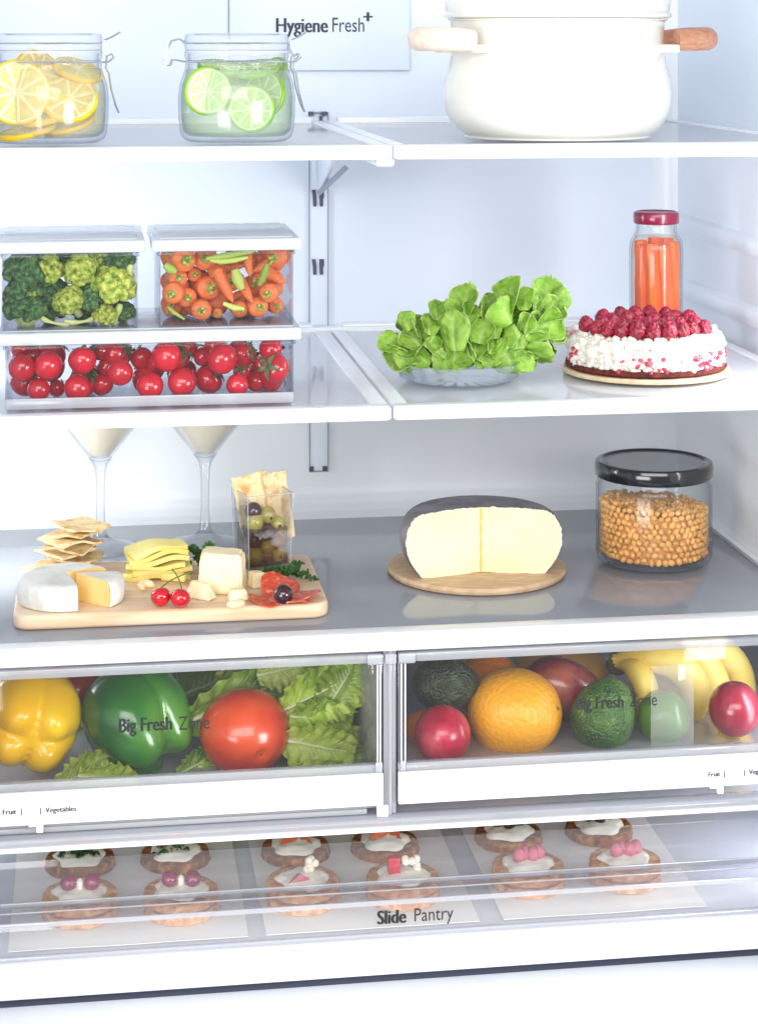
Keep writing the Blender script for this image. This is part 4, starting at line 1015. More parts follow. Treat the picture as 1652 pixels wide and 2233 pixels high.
for k in range(4):
    a, b_ = Vector(cn[k]), Vector(cn[(k+1) % 4]); c_ = Vector((sd/2, sd/2, 0)); kk = 1+.0022/(sd/2)
    g.tube([c_+(a-c_)*kk+Vector((0, 0, H_)), c_+(b_-c_)*kk+Vector((0, 0, H_))], .0006, 5)
    g.tube([c_+(a-c_)*1.0, c_+(a-c_)*kk+Vector((0, 0, H_))], .00045, 5)
g.mk('cup_rim', clearrim, ct)
g = G().box(.0016, sd-.0016, .0016, sd-.0016, .0025, .034)
g.mk('brine', CLR('olive_brine', (.72, .62, .48, 1), (.4, .32, .24, 1), milk=.10, milkcol=C(70, 50, 40), rough=.05, ior=1.15), ct)
OV = [(534,1116,19,'d'),(552,1138,21,'g'),(584,1122,18,'g'),(614,1143,16,'g'),(584,1160,18,'p'),(522,1186,16,'g'),(550,1178,17,'p'),(582,1193,16,'g'),(614,1182,17,'b'),(550,1220,20,'g'),(613,1212,17,'g'),(515,1160,16,'p'),(514,1208,16,'d'),(582,1224,16,'b')]
om = {'g': M('green_olive', C(140, 132, 48), C(176, 166, 76), scale=50, rough=.22, coat=.3, rv=.08), 'd': dol, 'p': M('purple_olive', C(74, 30, 40), C(104, 56, 60), scale=50, rough=.22, coat=.3), 'b': M('brown_olive', C(120, 78, 46), C(150, 104, 64), scale=50, rough=.22, coat=.3)}
cname = {'g': 'green', 'd': 'black', 'p': 'dark purple', 'b': 'brown'}
pitm = M('olive_pit_hole', C(34, 24, 16), rough=.8)
ctr = ct.location+Vector((sd/2*cos(ang)-sd/2*sin(ang), sd/2*sin(ang)+sd/2*cos(ang), 0))
wh = ['leaning at the top left', 'pale, on top at the front edge', 'on top in the middle', 'at the upper right', 'in the centre', 'half hidden at the left wall', 'behind the front edge at mid height', 'low in the middle', 'at the right wall', 'at the bottom of the front edge', 'in the bottom right corner', 'high at the left wall', 'in the bottom left corner', 'at the bottom middle']
for i, (px, py, r, c_) in enumerate(OV):
    Y = ctr.y-.0105+(.005 if px < 530 else 0)-(.0015 if 540 < px < 560 else 0)+.0012*(i % 3); p = P(px, py, Y)
    loc = Matrix.Rotation(-ang, 3, 'Z') @ (p-ct.location)
    lo_, hi_ = .0085, sd-.0085
    loc.x = min(max(loc.x, lo_), hi_); loc.y = min(max(loc.y, lo_), hi_); loc.z = max(loc.z, .0095)
    p = ct.location+Matrix.Rotation(ang, 3, 'Z') @ loc
    rr_ = px2m(r, Y)*.98
    t = thing('olive', '%s olive in the square cup, %s' % (cname[c_], wh[i]), 'olive', p, (rh.uniform(-.4, .4), rh.uniform(-.6, .6), 0), 'olives in the square cup')
    G().ball(r=(rr_, rr_, rr_*1.1), sub=3).mk('olive_body', om[c_], t)
    if c_ != 'd' and i % 2 == 0 or px > 600: G().ball((rr_*.25, -rr_*.96, -rr_*.1), (.0014, .0008, .0016), 2).mk('pit_hole', pitm, t)
for i, (pa, w_, h_, rz, ry, dy) in enumerate((((556, 1106), .031, .058, 8, 10, .024), ((608, 1102), .021, .058, 20, 6, .026))):
    p = P(pa[0], pa[1], ctr.y+.002+i*.004)
    me = cracker(20+i, w_, h_)
    o = link('cracker', me, None, p, (radians(82), radians(-ry), radians(rz)))
    tag(o, ('wide pale cracker standing at the left of the olive cup', 'narrow pale cracker standing at the right of the olive cup')[i], 'cracker', 'crackers standing in the cup')

# ================================================================ LOWER SHELF, RIGHT
cheesewood = M('round_wood', C(190, 158, 124), C(212, 182, 148), scale=60, detail=5, rough=.6, stretch=(1, 4, 1), bump=.25, bscale=160)
dc2 = S(1039, 1303, ZL); dc2.y += .078; dc2.x = P(1039, 1250, dc2.y).x
tag(G().lathe([(0, .0002), (.075, .0002), (.0775, .0015), (.0785, .004), (.0770, .0066), (.0745, .0072), (0, .0072)], 96).mk('round_board', cheesewood, None, dc2), 'round brown wooden board under the half wheel of cheese', 'serving board')
grind = M('grey_cheese_rind', C(116, 114, 118), C(144, 141, 148), scale=60, detail=5, rough=.75, bump=.4, bscale=200)
gpaste = M('pale_cheese_paste', C(214, 198, 136), C(230, 220, 172), C(236, 228, 188), scale=12, detail=6, rough=.45, sss=.2, sssr=(1, .95, .6), bump=.8, bscale=120, lo=.3, hi=.7)
edgew = M('cheese_rind_edge', C(226, 214, 168), C(250, 246, 220), scale=300, rough=.8)
wp = smooth_prof([(0, 0), (.050, 0), (.0575, .003), (.0655, .014), (.0700, .027), (.0692, .039), (.0640, .0495), (.054, .0538), (.03, .0556), (0, .0560)], 4)
wc2 = S(1047, 1248, ZL+.0075)+Vector((.0008, .002, 0))
a0, a1 = radians(-13), radians(193)
ch = sector('half_cheese_wheel', 'half wheel of pale yellow cheese with dark grey rind on round board', 'cheese', wc2, wp, a0, a1, grind, gpaste, n=90)
for a in (a0, a1):
    s_ = 1 if a == a0 else -1
    nn = Vector((sin(a), -cos(a), 0))*s_
    pp = []
    prw = [q for q in wp if q[0] > .004]
    for k, (r, z) in enumerate(prw):
        for sub in range(3):
            if k == len(prw)-1: break
            u = sub/3; r2 = r+(prw[k+1][0]-r)*u; z2 = z+(prw[k+1][1]-z)*u
            j_ = .0012*noise.noise(Vector((r2*700, z2*700, s_*9)))
            pp.append(Vector((r2*.985*cos(a), r2*.985*sin(a), z2*.985+.0005))+nn*.0003+Vector((j_*cos(a), j_*sin(a), j_)))
    G().tube(pp, [.0009+.0006*abs(noise.noise(p*900)) for p in pp], 6).mk('rind_edge', edgew, ch)
G().tube([Vector((0, -.0004, .001+.0545*k/12)) for k in range(13)], [.0007+.0003*(k % 3) for k in range(13)], 6).mk('centre_crease', M('cheese_crease', C(206, 188, 110), rough=.7), ch)
sp = [Vector((.0, .0, .001)), Vector((.0, 0, .03)), Vector((0, 0, .061))]
# jar of dried beans
jb = P(1425, 1200, 1.722); jb.z = ZL
t = thing('storage_jar', 'wide glass jar of dried orange beans with a black lid', 'jar', jb)
G().lathe([(0, .0006), (.047, .0006), (.0505, .003), (.0520, .008), (.0520, .068), (.0505, .0725), (.0490, .0745), (.0490, .0790), (.0470, .0790), (.0470, .074), (.0488, .0705), (.0502, .067), (.0502, .010), (.048, .0065), (0, .0060)], 80).mk('jar_body', glassw, t)
blk = M('black_lid', C(22, 24, 28), C(28, 30, 34), scale=10, rough=.16, coat=.5)
G().lathe([(.0500, .0765), (.0520, .0768), (.0530, .0785), (.0530, .0870), (.0520, .0895), (.0495, .0905), (.0470, .0902), (.0455, .0888), (0, .0886)], 80).mk('lid', blk, t)
G().lathe([(.0420, .0889), (.0440, .0892), (.0448, .0889)], 80).mk('lid_ring', M('lid_ring_grey', C(120, 122, 128), rough=.2), t)
beanm = M('dried_bean', C(226, 160, 76), C(238, 184, 106), scale=2, rough=.35, rv=.16, coat=.2)
bme = G().ball(r=(1, .82, 1.18), sub=2).mesh('dried_bean'); bme.materials.append(beanm)
rb_ = random.Random(4); Rj = .0462; n_b = 0; core = []
zrow = .0098; ri = 0
base_a = -pi/2-.28
while zrow < .0555:
    tilt_top = .0525+.004*0
    n_ = 46; 
    for k in range(n_):
        a = 2*pi*(k+.5*(ri % 2))/n_+rb_.uniform(-.02, .02); z = zrow+rb_.uniform(-.0009, .0009)
        top = .0525-.0035*cos(a-.4)+.0015*sin(a*3)
        if z > top: continue
        rr_ = Rj+rb_.uniform(-.0012, .0004); s_ = rb_.uniform(.0027, .0033)
        da = (a-base_a+pi) % (2*pi)-pi
        loc = jb+Vector((rr_*cos(a), rr_*sin(a), z)); rot = (rb_.uniform(-1.4, 1.4), rb_.uniform(-1, 1), rb_.uniform(0, 6.28))
        if abs(da) < 1.75 and n_b < 300:
            o = link('dried_bean', bme, None, loc, rot, s_); n_b += 1
            tag(o, 'small orange dried bean against the glass of the storage jar', 'bean', 'dried beans in the storage jar')
        else: core.append((loc, rot, s_))
    zrow += .00535; ri += 1
for k in range(260):
    a = rb_.uniform(0, 2*pi); r = .044*sqrt(rb_.random()); core.append((jb+Vector((r*cos(a), r*sin(a), .0515-.0035*(r/.046)*cos(a-.4)+rb_.uniform(-.0015, .002))), (rb_.uniform(-1, 1), rb_.uniform(-1, 1), 0), .003))
g = G()
for loc, rot, s_ in core:
    g.ball(r=(s_, s_*.82, s_*1.18), sub=1, mtx=Matrix.Translation(loc-jb) @ Euler(rot).to_matrix().to_4x4())
g.lathe([(0, .0068), (.0440, .0068), (.0440, .048), (0, .049)], 40)
tag(g.mk('bean_mass', beanm, None, jb), 'heap of dried orange beans filling the inside of the storage jar', 'beans', kind='stuff')
# ================================================================ FRUIT AND VEGETABLE DRAWERS
ZRIM, ZB1, ZB0, ZFL = CZ-.4875, CZ-.5808, CZ-.6062, CZ-.6090
YF = 1.5435
XL1, XR0 = -.0055, .0065
def drawer(label, x0, x1, tabpx, txt, sc_left, letters, tx):
    ZFL = CZ-(.6090 if x0 < -.1 else .5968)
    O = Vector(((x0+x1)/2, YF, ZFL))
    t = thing('crisper_bin', label, 'drawer', O, group='clear crisper drawers')
    def pt(g, n, m, parent=None):
        for v in g.V: v -= O
        return g.mk(n, m, parent or t)
    pt(G().box(x0, x1, YF, YF+.0022, ZB1-.004, ZRIM, b=.0006), 'front_panel', clear)
    pt(G().box(x0, x1, YF-.003, YF+.010, ZRIM-.0075, ZRIM, b=.002), 'top_rim', clearrim)
    pt(G().box(x0, x1, YF-.0032, YF+.004, ZB1, ZB1+.0062, b=.0012), 'lower_lip', clearrim)
    pt(G().box(x0, x1, YF-.006, YF-.0005, ZB0, ZB1, b=.0012, seg=3), 'handle_band', white)
    for xa, xb in ((x0+.001, x0+.0032), (x1-.0032, x1-.001)):
        pt(G().box(xa, xb, YF+.0024, 1.90, ZFL, ZRIM-.002, b=.0006), 'side_panel', sideclr)
    pt(G().box(x0+.004, x1-.004, 1.8975, 1.90, ZFL, ZRIM-.002), 'back_panel', sideclr)
    pt(G().box(x0+.002, x1-.002, YF+.0035, 1.90, ZFL-.002, ZFL), 'bottom_panel', clearrim)
    pt(G().box(x0+.012, x1-.012, YF+.002, YF+.006, ZFL-.0064, ZFL-.0022, b=.0008), 'bottom_lip', clearrim)
    xt = P(tabpx, 1700, YF-.006).x
    pt(G().box(xt-.0026, xt+.0026, YF-.0085, YF-.0030, ZB0-.0052, ZB0+.0006, b=.0008), 'slider_tab', white)
    pt(G().box(xt-.0085, xt+.0026, YF-.0062, YF-.0040, ZB0-.0012, ZB0+.0003, b=.0004), 'slider_tab', white)
    for (tt, px, py, sz_, bd) in letters:
        p = P(px, py, YF-.0063 if sz_ < .008 else YF-.0004)
        lettering(tt, sz_, p-O, inkm if sz_ < .008 else inkd, t, bold=bd, sx=.74 if sz_ > .008 else .95)
    return t
sideclr = CLR('drawer_side_plastic', (.88, .88, .9, 1), (.6, .6, .65, 1), milk=.34, milkcol=(.66, .67, .72, 1), rough=.08)
drawer('left clear crisper drawer of peppers, tomato and lettuce', -.393, XL1, 87, '', 0,
       [('Big Fresh', 258, 1597, .0152, .0005), ('Zone', 389, 1592, .0152, 0), ('Fruit  |', 5, 1777, .0058, .0002), ('|  Vegetables', 86, 1773, .0058, .0002)], 0)
drawer('right clear crisper drawer of oranges, avocados and bananas', XR0, .374, 1569, '', 0,
       [('Big Fresh', 1254, 1548, .0146, .0005), ('Zone', 1371, 1541, .0146, 0), ('Fruit  |', 1543, 1694, .0056, .0002), ('|  Vegetables', 1621, 1689, .0056, .0002)], 0)
# added milky plate that paints the whitish reflection on the right drawer front
t = thing('added_reflection_plate', 'added milky plate imitating the reflection before the bananas in the right drawer', 'reflection plate', P(1460, 1670, 1.575))
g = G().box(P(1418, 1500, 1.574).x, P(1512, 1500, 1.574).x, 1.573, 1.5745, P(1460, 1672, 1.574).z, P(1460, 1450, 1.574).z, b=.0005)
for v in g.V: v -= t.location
g.mk('reflection_plate', CLR('reflection_haze', (.98, .98, .98, 1), milk=.14, milkcol=(.86, .88, .86, 1)), t)

# frame between and below the drawers
O = Vector((0, 1.545, CZ-.6290))
t = thing('crisper_support', 'clear plastic frame with centre post carrying both crisper drawers', 'frame', O)
def pt(g, n, m):
    for v in g.V: v -= O
    return g.mk(n, m, t)
post = CLR('post_plastic', (.78, .78, .8, 1), (.55, .55, .6, 1), milk=.50, milkcol=(.62, .62, .66, 1), rough=.06)
pt(G().box(XL1+.0008, XR0-.0008, YF+.001, YF+.012, CZ-.6155, CZ-.4850, b=.001), 'centre_post', post)
pt(G().box(-.0008, .0018, YF-.002, YF+.001, CZ-.6155, CZ-.4850, b=.0008), 'post_ridge', clearrim)
for px in (822, 828, 874, 882): pt(G().box(P(px-1.6, 1, YF-.001).x, P(px+1.6, 1, YF-.001).x, YF-.0045, YF-.0005, ZB1+.006, ZRIM-.008, b=.0005), 'post_ridge', lilac)
for a, b_ in ((800, 835), (839, 864), (868, 905)):
    pt(G().box(P(a, 1, YF-.004).x, P(b_, 1, YF-.004).x, YF-.0065, YF-.0008, CZ-.4950, CZ-.4868, b=.0012), 'rail_stop', clearrim)
for a, b_ in ((818, 833), (872, 884)):
    pt(G().box(P(a, 1, YF-.004).x, P(b_, 1, YF-.004).x, YF-.0065, YF-.0033, ZB1+.001, ZB1+.009, b=.001), 'rail_stop', clearrim)
pt(G().box(P(820, 1, YF).x, P(846, 1, YF).x, YF-.004, YF+.0008, CZ-.6160, CZ-.6070, b=.001), 'rail_stop', lilac)
pt(G().box(-.396, .40, 1.534, 1.552, CZ-.6250, CZ-.6160, b=.0025, seg=3), 'front_trim', clearrim)
pt(G().box(-.396, .40, 1.5335, 1.5375, CZ-.6258, CZ-.6215, b=.0014), 'front_trim', white)
pt(G().box(-.396, .396, 1.5525, 1.95, CZ-.6235, CZ-.6190), 'deck', lilac)

# ---------------------------------------------------------------- left drawer contents
yel = M('yellow_pepper_skin', C(250, 190, 4), C(255, 212, 20), scale=14, detail=5, rough=.24, coat=.35, sss=.12, sssr=(1, .7, .1))
grn = M('green_pepper_skin', C(24, 84, 24), C(44, 116, 34), C(92, 156, 52), scale=14, detail=2, rough=.22, coat=.4, lo=.36, hi=.70)
grs = M('pepper_stem', C(70, 110, 40), C(100, 140, 60), scale=80, rough=.6)
def pepper(nl, depth, tall, seed):
    def fn(v):
        r0 = sqrt(v.x**2+v.y**2); ph = atan2(v.y, v.x); z = v.z
        rad = min(1, r0**.72) if r0 > 0 else 0
        lob = abs(cos(nl*ph/2+seed))**.7
        k = 1-depth*(1-lob)*(.45+.75*max(0, -z))
        rad *= k*(1-.10*max(0, -z)+.04*z)
        zz_ = z*tall
        dip = math.exp(-(r0/.40)**2)
        zz_ *= 1-.32*dip-(.30*(1-lob)*min(1, r0*2.4)*(1 if z < 0 else .5))
        n_ = 1+.03*noise.noise(v*2+Vector((seed, 0, 0)))
        return Vector((rad*cos(ph)*n_, rad*sin(ph)*n_, zz_))
    return fn
def pepper_thing(label, px, py, Y, rpx, tall, nl, depth, mat, axis, seed):
    p = P(px, py, Y); r = px2m(rpx, Y)
    q = Vector((0, 0, -1)).rotation_difference(Vector(axis).normalized()) @ Euler((0, 0, seed*1.7)).to_quaternion()
    t = thing('bell_pepper', label, 'pepper', p, q.to_euler())
    G().ball(r=r, sub=5, fn=pepper(nl, depth, tall, seed)).mk('pepper_body', mat, t, ang=180)
    G().tube([(0, 0, r*tall*.70), (0, 0, r*tall*.95), (r*.1, 0, r*(tall+.25))], [r*.16, r*.11, r*.13], 10).mk('stem', grs, t)
    return t
pepper_thing('big yellow bell pepper with its lobed end facing out', 70, 1574, 1.648, 110, .98, 4, .26, yel, (.02, -1, -.20), .9)
pepper_thing('glossy green bell pepper tilted to the right in the left drawer', 298, 1574, 1.656, 120, 1.10, 3, .42, grn, (.62, -.62, -.80), .2)
rtom = M('tomato_skin', C(180, 22, 10), C(208, 42, 20), C(226, 84, 36), scale=16, detail=8, rough=.24, coat=.35, sss=.15, sssr=(1, .2, .1))
def tomfn(v):
    d = (v-Vector((.30, -.92, -.25)).normalized()).length
    r = 1-.09*math.exp(-(d/.13)**2)+.02*math.exp(-((d-.22)/.08)**2)+.02*noise.noise(v*1.6)
    return Vector((v.x*r*1.02, v.y*r, v.z*r*.93))
p = P(534, 1594, 1.640); r = px2m(96, 1.64)
t = thing('tomato', 'large round red tomato with navel in the left drawer', 'tomato', p)
G().ball(r=r, sub=5, fn=tomfn).mk('tomato_body', rtom, t, ang=180)
sc = p+Vector((.30, -.92, -.25)).normalized()*r*.905
G().ball(c=sc-p, r=(.0020, .0010, .0020), sub=2).mk('navel', M('tomato_navel', C(150, 70, 40), rough=.6), t)
p = P(160, 1500, 1.70)
tag(G().ball(r=(.030, .03, .026), sub=4).mk('red_pepper', M('red_pepper_skin', C(160, 40, 14), C(190, 60, 20), rough=.2), None, p), 'orange-red pepper half hidden between the yellow and green peppers', 'pepper')

rom = LEAF('romaine_leaf', C(136, 174, 44), C(180, 206, 70), C(212, 226, 124), scale=22, tr=.25, rough=.4)
romd = LEAF('romaine_leaf_dark', C(92, 138, 40), C(138, 176, 62), C(180, 206, 112), scale=26, tr=.2, rough=.4)
ribm = M('romaine_rib', C(206, 214, 160), C(226, 230, 190), scale=60, rough=.4, stretch=(1, 1, 1), sss=.1)
def romaine(label, p0, p1, wpx, Y0, Y1, seed, mat, frill=1, ribw=9, off=0, cup=.35):
    a = P(p0[0], p0[1], Y0); b_ = P(p1[0], p1[1], Y1); L_ = (b_-a).length; w = px2m(wpx, Y0)/2
    ax = (b_-a)/L_; side = ax.cross(Vector((0, -1, 0))).normalized(); nn = side.cross(ax)   # nn points at the viewer or away
    if nn.y > 0: nn = -nn
    rr = random.Random(seed); o_ = Vector((rr.uniform(0, 99), rr.uniform(0, 99), 0))
    def fn(u, v):
        s_ = (v-.5)*2; k = w*(sin(pi*min(.06+u*.86, 1))**.55)
        edge = abs(s_)**3
        c_ = a+ax*(u*L_)+side*(s_*k+off*w)
        h = cup*w*(s_*s_)+w*.10*sin(u*3)
        h += w*frill*edge*(.42*noise.noise(Vector((u*14, s_*2, 0))+o_)+.22*sin(u*42+seed+3*s_))
        h += w*.10*noise.noise(Vector((u*5, s_*4, 1))+o_)
        h += w*.05*abs(sin((u*1.0-abs(s_)*.28)*34))*(1-edge)                       # quilting between side veins
        return c_+nn*h+side*(w*.12*frill*edge*noise.noise(Vector((u*16, s_*3, 5))+o_))+ax*(w*.2*edge*noise.noise(Vector((u*12, s_, 9))+o_))
    t = thing('lettuce_leaf', label, 'lettuce', a, group='lettuce leaves in the left drawer')
    g = G().grid(fn, 64, 21, thick=.0006)
    for v in g.V: v -= a
    g.mk('leaf_blade', mat, t, ang=80)
    pp = [fn(u, .5)+nn*px2m(ribw, Y0)*.22 for u in [k/14*.88 for k in range(15)]]
    rw = px2m(ribw, Y0)
    g = G().tube([q-a for q in pp], [rw*(1.0-.8*k/14) for k in range(15)], 10, flat=.6)
    g.mk('rib', ribm, t)
    g = G()
    for k in range(3, 13):
        u = k/15
        for s_ in (-1, 1):
            ln = [fn(u+.07*q, .5+s_*.13*q)+nn*.0003-a for q in range(4)]
            g.tube(ln, [rw*.16, rw*.12, rw*.09, rw*.05], 5)
    g.mk('veins', ribm, t)
romaine('long green leaf with a white rib slanting above the tomato', (400, 1558), (640, 1452), 130, 1.655, 1.69, 1, romd, .5, 9, .25)
romaine('frilly yellow-green leaf at the upper right with a white rib', (610, 1550), (780, 1462), 130, 1.645, 1.66, 2, rom, 1.1, 8)
romaine('frilly leaf curling in the top right corner of the drawer', (650, 1500), (760, 1420), 130, 1.69, 1.70, 3, rom, 1.0, 7)
romaine('frilly pale leaf hanging at the right below the white rib', (630, 1560), (765, 1570), 100, 1.640, 1.66, 4, rom, 1.2, 6)
romaine('low leaf with white rib lying along the drawer bottom right', (590, 1678), (775, 1668), 90, 1.610, 1.625, 5, rom, .35, 9, .45)
romaine('frilly leaf at the drawer bottom below the yellow pepper', (120, 1712), (235, 1660), 95, 1.620, 1.64, 6, rom, .9, 7)
romaine('small dark leaf between green pepper and tomato at the bottom', (385, 1690), (470, 1640), 70, 1.640, 1.66, 7, romd, 1.0, 5)
romaine('dark green leaf behind the tomato and the white rib', (540, 1530), (720, 1440), 190, 1.73, 1.74, 8, romd, .8, 8)
romaine('broad dark leaf at the back of the drawer centre', (380, 1520), (560, 1440), 170, 1.75, 1.76, 9, romd, .6, 8)
romaine('pale leaf in the shade right of the tomato', (620, 1620), (750, 1530), 120, 1.70, 1.71, 10, romd, .9, 6)
romaine('pale leaf behind the green pepper at the bottom', (200, 1690), (330, 1640), 110, 1.70, 1.71, 11, romd, .9, 6)

romaine('broad pale leaf filling the right end of the left drawer', (600, 1640), (790, 1480), 190, 1.70, 1.71, 21, rom, .9, 9)
romaine('yellow-green leaf standing behind the right frilly leaves', (660, 1660), (740, 1440), 170, 1.74, 1.75, 22, rom, .9, 8)
romaine('pale leaf end low in the right corner of the left drawer', (680, 1670), (800, 1600), 90, 1.66, 1.67, 23, rom, .9, 6)
romaine('green leaf over the tomato near the drawer top', (470, 1500), (620, 1430), 120, 1.70, 1.72, 24, rom, .7, 7)
for i_, (a_, b_, w_, Y_, m_, lb) in enumerate((((430, 1690), (560, 1600), 150, 1.76, rom, 'pale leaf deep behind the tomato at the left'), ((560, 1700), (700, 1600), 150, 1.77, rom, 'pale leaf deep behind the tomato at the right'),
        ((640, 1560), (800, 1430), 200, 1.78, rom, 'broad pale leaf deepest in the right corner'), ((350, 1640), (470, 1440), 180, 1.79, romd, 'dark leaf deepest in the middle of the left drawer'),
        ((90, 1600), (220, 1450), 160, 1.76, romd, 'dark leaf deep between the two peppers'), ((-20, 1700), (120, 1640), 110, 1.70, rom, 'pale leaf under the yellow pepper'),
        ((620, 1700), (790, 1640), 90, 1.64, rom, 'low frilly leaf end in the right corner'))): romaine(lb, a_, b_, w_, Y_, Y_+.01, 40+i_, m_, .9, 7)
for i_, (a_, b_, w_, Y_, m_, lb) in enumerate((((615, 1610), (772, 1640), 110, 1.632, rom, 'pale yellow-green leaf low at the right with its rib level'), ((700, 1560), (775, 1440), 110, 1.650, rom, 'upright frilly leaf against the right drawer wall'),
        ((560, 1470), (690, 1440), 90, 1.668, rom, 'frilly pale leaf edge over the tomato top'), ((430, 1668), (520, 1700), 70, 1.650, rom, 'small pale leaf below the tomato at the left'),
        ((170, 1690), (300, 1705), 80, 1.615, rom, 'low pale leaf lying in front of the green pepper'))): romaine(lb, a_, b_, w_, Y_, Y_+.008, 60+i_, m_, 1.0, 7)
romaine('leaf between green pepper and tomato in the shade', (400, 1640), (470, 1510), 120, 1.74, 1.75, 25, romd, .7, 7)
# ---------------------------------------------------------------- right drawer contents
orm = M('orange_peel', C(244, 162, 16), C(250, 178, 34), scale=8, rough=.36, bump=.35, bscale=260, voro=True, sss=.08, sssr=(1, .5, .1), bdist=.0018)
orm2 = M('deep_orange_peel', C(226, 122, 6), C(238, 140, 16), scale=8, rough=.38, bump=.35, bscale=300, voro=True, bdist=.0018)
avd = M('dark_avocado_skin', C(30, 42, 24), C(44, 56, 34), C(72, 84, 54), scale=80, detail=9, rough=.5, bump=1, bscale=420, voro=True, bdist=.0016)
avg = M('green_avocado_skin', C(46, 82, 24), C(68, 108, 34), C(98, 136, 50), scale=60, detail=9, rough=.36, bump=1, bscale=420, voro=True, bdist=.0016, coat=.1)
mang = M('mango_skin', C(92, 14, 26), C(122, 24, 38), C(170, 90, 66), scale=22, detail=7, rough=.25, coat=.4)
plum = M('red_plum_skin', C(152, 8, 40), C(192, 30, 62), C(220, 100, 110), scale=40, detail=8, rough=.32, coat=.3, lo=.3, hi=.75)
appl = M('red_apple_skin', C(132, 6, 34), C(156, 14, 46), C(200, 80, 96), scale=60, detail=8, rough=.25, stretch=(1, 1, .3), coat=.5, lo=.35, hi=.85)
limem = M('green_apple_skin', C(82, 128, 34), C(112, 154, 54), scale=16, rough=.3, coat=.3)
bana = M('banana_peel', C(228, 188, 58), C(238, 206, 92), C(244, 220, 136), scale=14, detail=4, rough=.42, lo=.3, hi=.75, bump=.1, bscale=40)
banb = M('banana_tip', C(66, 52, 26), C(100, 84, 40), scale=80, rough=.7)
nav = M('fruit_navel', C(96, 76, 32), C(120, 100, 50), scale=200, rough=.8)
def fruit(name, cat, label, px, py, Y, rx, ry, mat, tilt=0, fn=None, rd=None, navel=None, body=None):
    p = P(px, py, Y); a = px2m(rx, Y); b_ = px2m(ry, Y); d = min(a, b_) if rd is None else rd
    g = G().ball(r=(a, d, b_), sub=5, fn=fn)
    if navel is None:
        return tag(g.mk(name, mat, None, p, (0, radians(tilt), 0), ang=180), label, cat)
    t = thing(name, label, cat, p, (0, radians(tilt), 0)); g.mk(body or 'peel', mat, t, ang=180)
    n_ = Vector(navel).normalized(); G().ball(c=(n_.x*a*.985, n_.y*d*.985, n_.z*b_*.985), r=(.0018, .0012, .0018), sub=2).mk('navel', nav, t)
    return t
egg = lambda v: Vector((v.x*(1-.14*v.z), v.y*(1-.14*v.z), v.z+.04*noise.noise(v*2)))
lump = lambda v: v*(1+.035*noise.noise(v*1.5+Vector((3, 1, 2))))
fruit('avocado', 'avocado', 'dark rough avocado in the upper left of the right drawer', 972, 1490, 1.645, 74, 56, avd, 0, lambda v: Vector((v.x, v.y*(1-.12*v.x), v.z*(1-.15*v.x-.05*abs(v.x)))))
fruit('plum', 'plum', 'small pinkish red plum in front at the left', 964, 1601, 1.605, 62, 62, plum, 0, lambda v: v*(1-.05*math.exp(-((v.x-.05)**2)/.01)*(1 if v.y < 0 else 0)*max(0, -v.z)))
fruit('orange', 'orange', 'very large golden orange in the middle of the left half', 1121, 1554, 1.640, 103, 97, orm, 0, lump, navel=(.83, -.50, .22))
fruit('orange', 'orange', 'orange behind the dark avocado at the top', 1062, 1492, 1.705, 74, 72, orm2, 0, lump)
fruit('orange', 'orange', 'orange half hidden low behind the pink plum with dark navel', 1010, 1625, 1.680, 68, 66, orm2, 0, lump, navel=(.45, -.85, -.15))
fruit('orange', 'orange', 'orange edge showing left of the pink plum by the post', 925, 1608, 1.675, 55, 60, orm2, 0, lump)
fruit('mango', 'mango', 'dark red mango behind the green avocado', 1230, 1500, 1.672, 96, 62, mang, 22, lambda v: Vector((v.x, v.y, v.z*(1-.10*v.x))))
fruit('mango', 'mango', 'dark red mango bottom in the shade right of the big orange', 1222, 1585, 1.700, 60, 60, mang)
fruit('avocado', 'avocado', 'green avocado standing in the centre of the right drawer', 1316, 1557, 1.630, 70, 82, avg, 22, egg)
fruit('avocado', 'avocado', 'dark avocado low between the big orange and green avocado', 1218, 1640, 1.660, 62, 42, avd)
fruit('green_apple', 'apple', 'small green apple right of the green avocado', 1446, 1564, 1.632, 58, 60, limem, 0, lump)
fruit('red_apple', 'apple', 'dark red apple at the far right of the drawer', 1601, 1546, 1.615, 58, 62, appl, 0, lambda v: Vector((v.x, v.y, v.z*(1-.12*math.exp(-(v.x**2+v.y**2)/.08)))), navel=None)
fruit('papaya', 'papaya', 'yellow-orange papaya lying behind mango with a dark round end', 1225, 1458, 1.745, 105, 48, M('papaya_skin', C(222, 150, 40), C(236, 178, 76), scale=12, rough=.4), 0, lambda v: Vector((v.x, v.y, v.z*(1-.1*v.x))), rd=.036, navel=(.88, -.42, .15))
fruit('lemon', 'lemon', 'yellow lemon low in the right corner under the dark red apple', 1600, 1622, 1.628, 44, 38, M('lemon_skin', C(240, 196, 40), C(248, 212, 70), scale=30, rough=.35, bump=.3, bscale=300), 10, lambda v: Vector((v.x*(1+.12*abs(v.x)**4), v.y*(1-.1*abs(v.x)), v.z*(1-.1*abs(v.x)))))
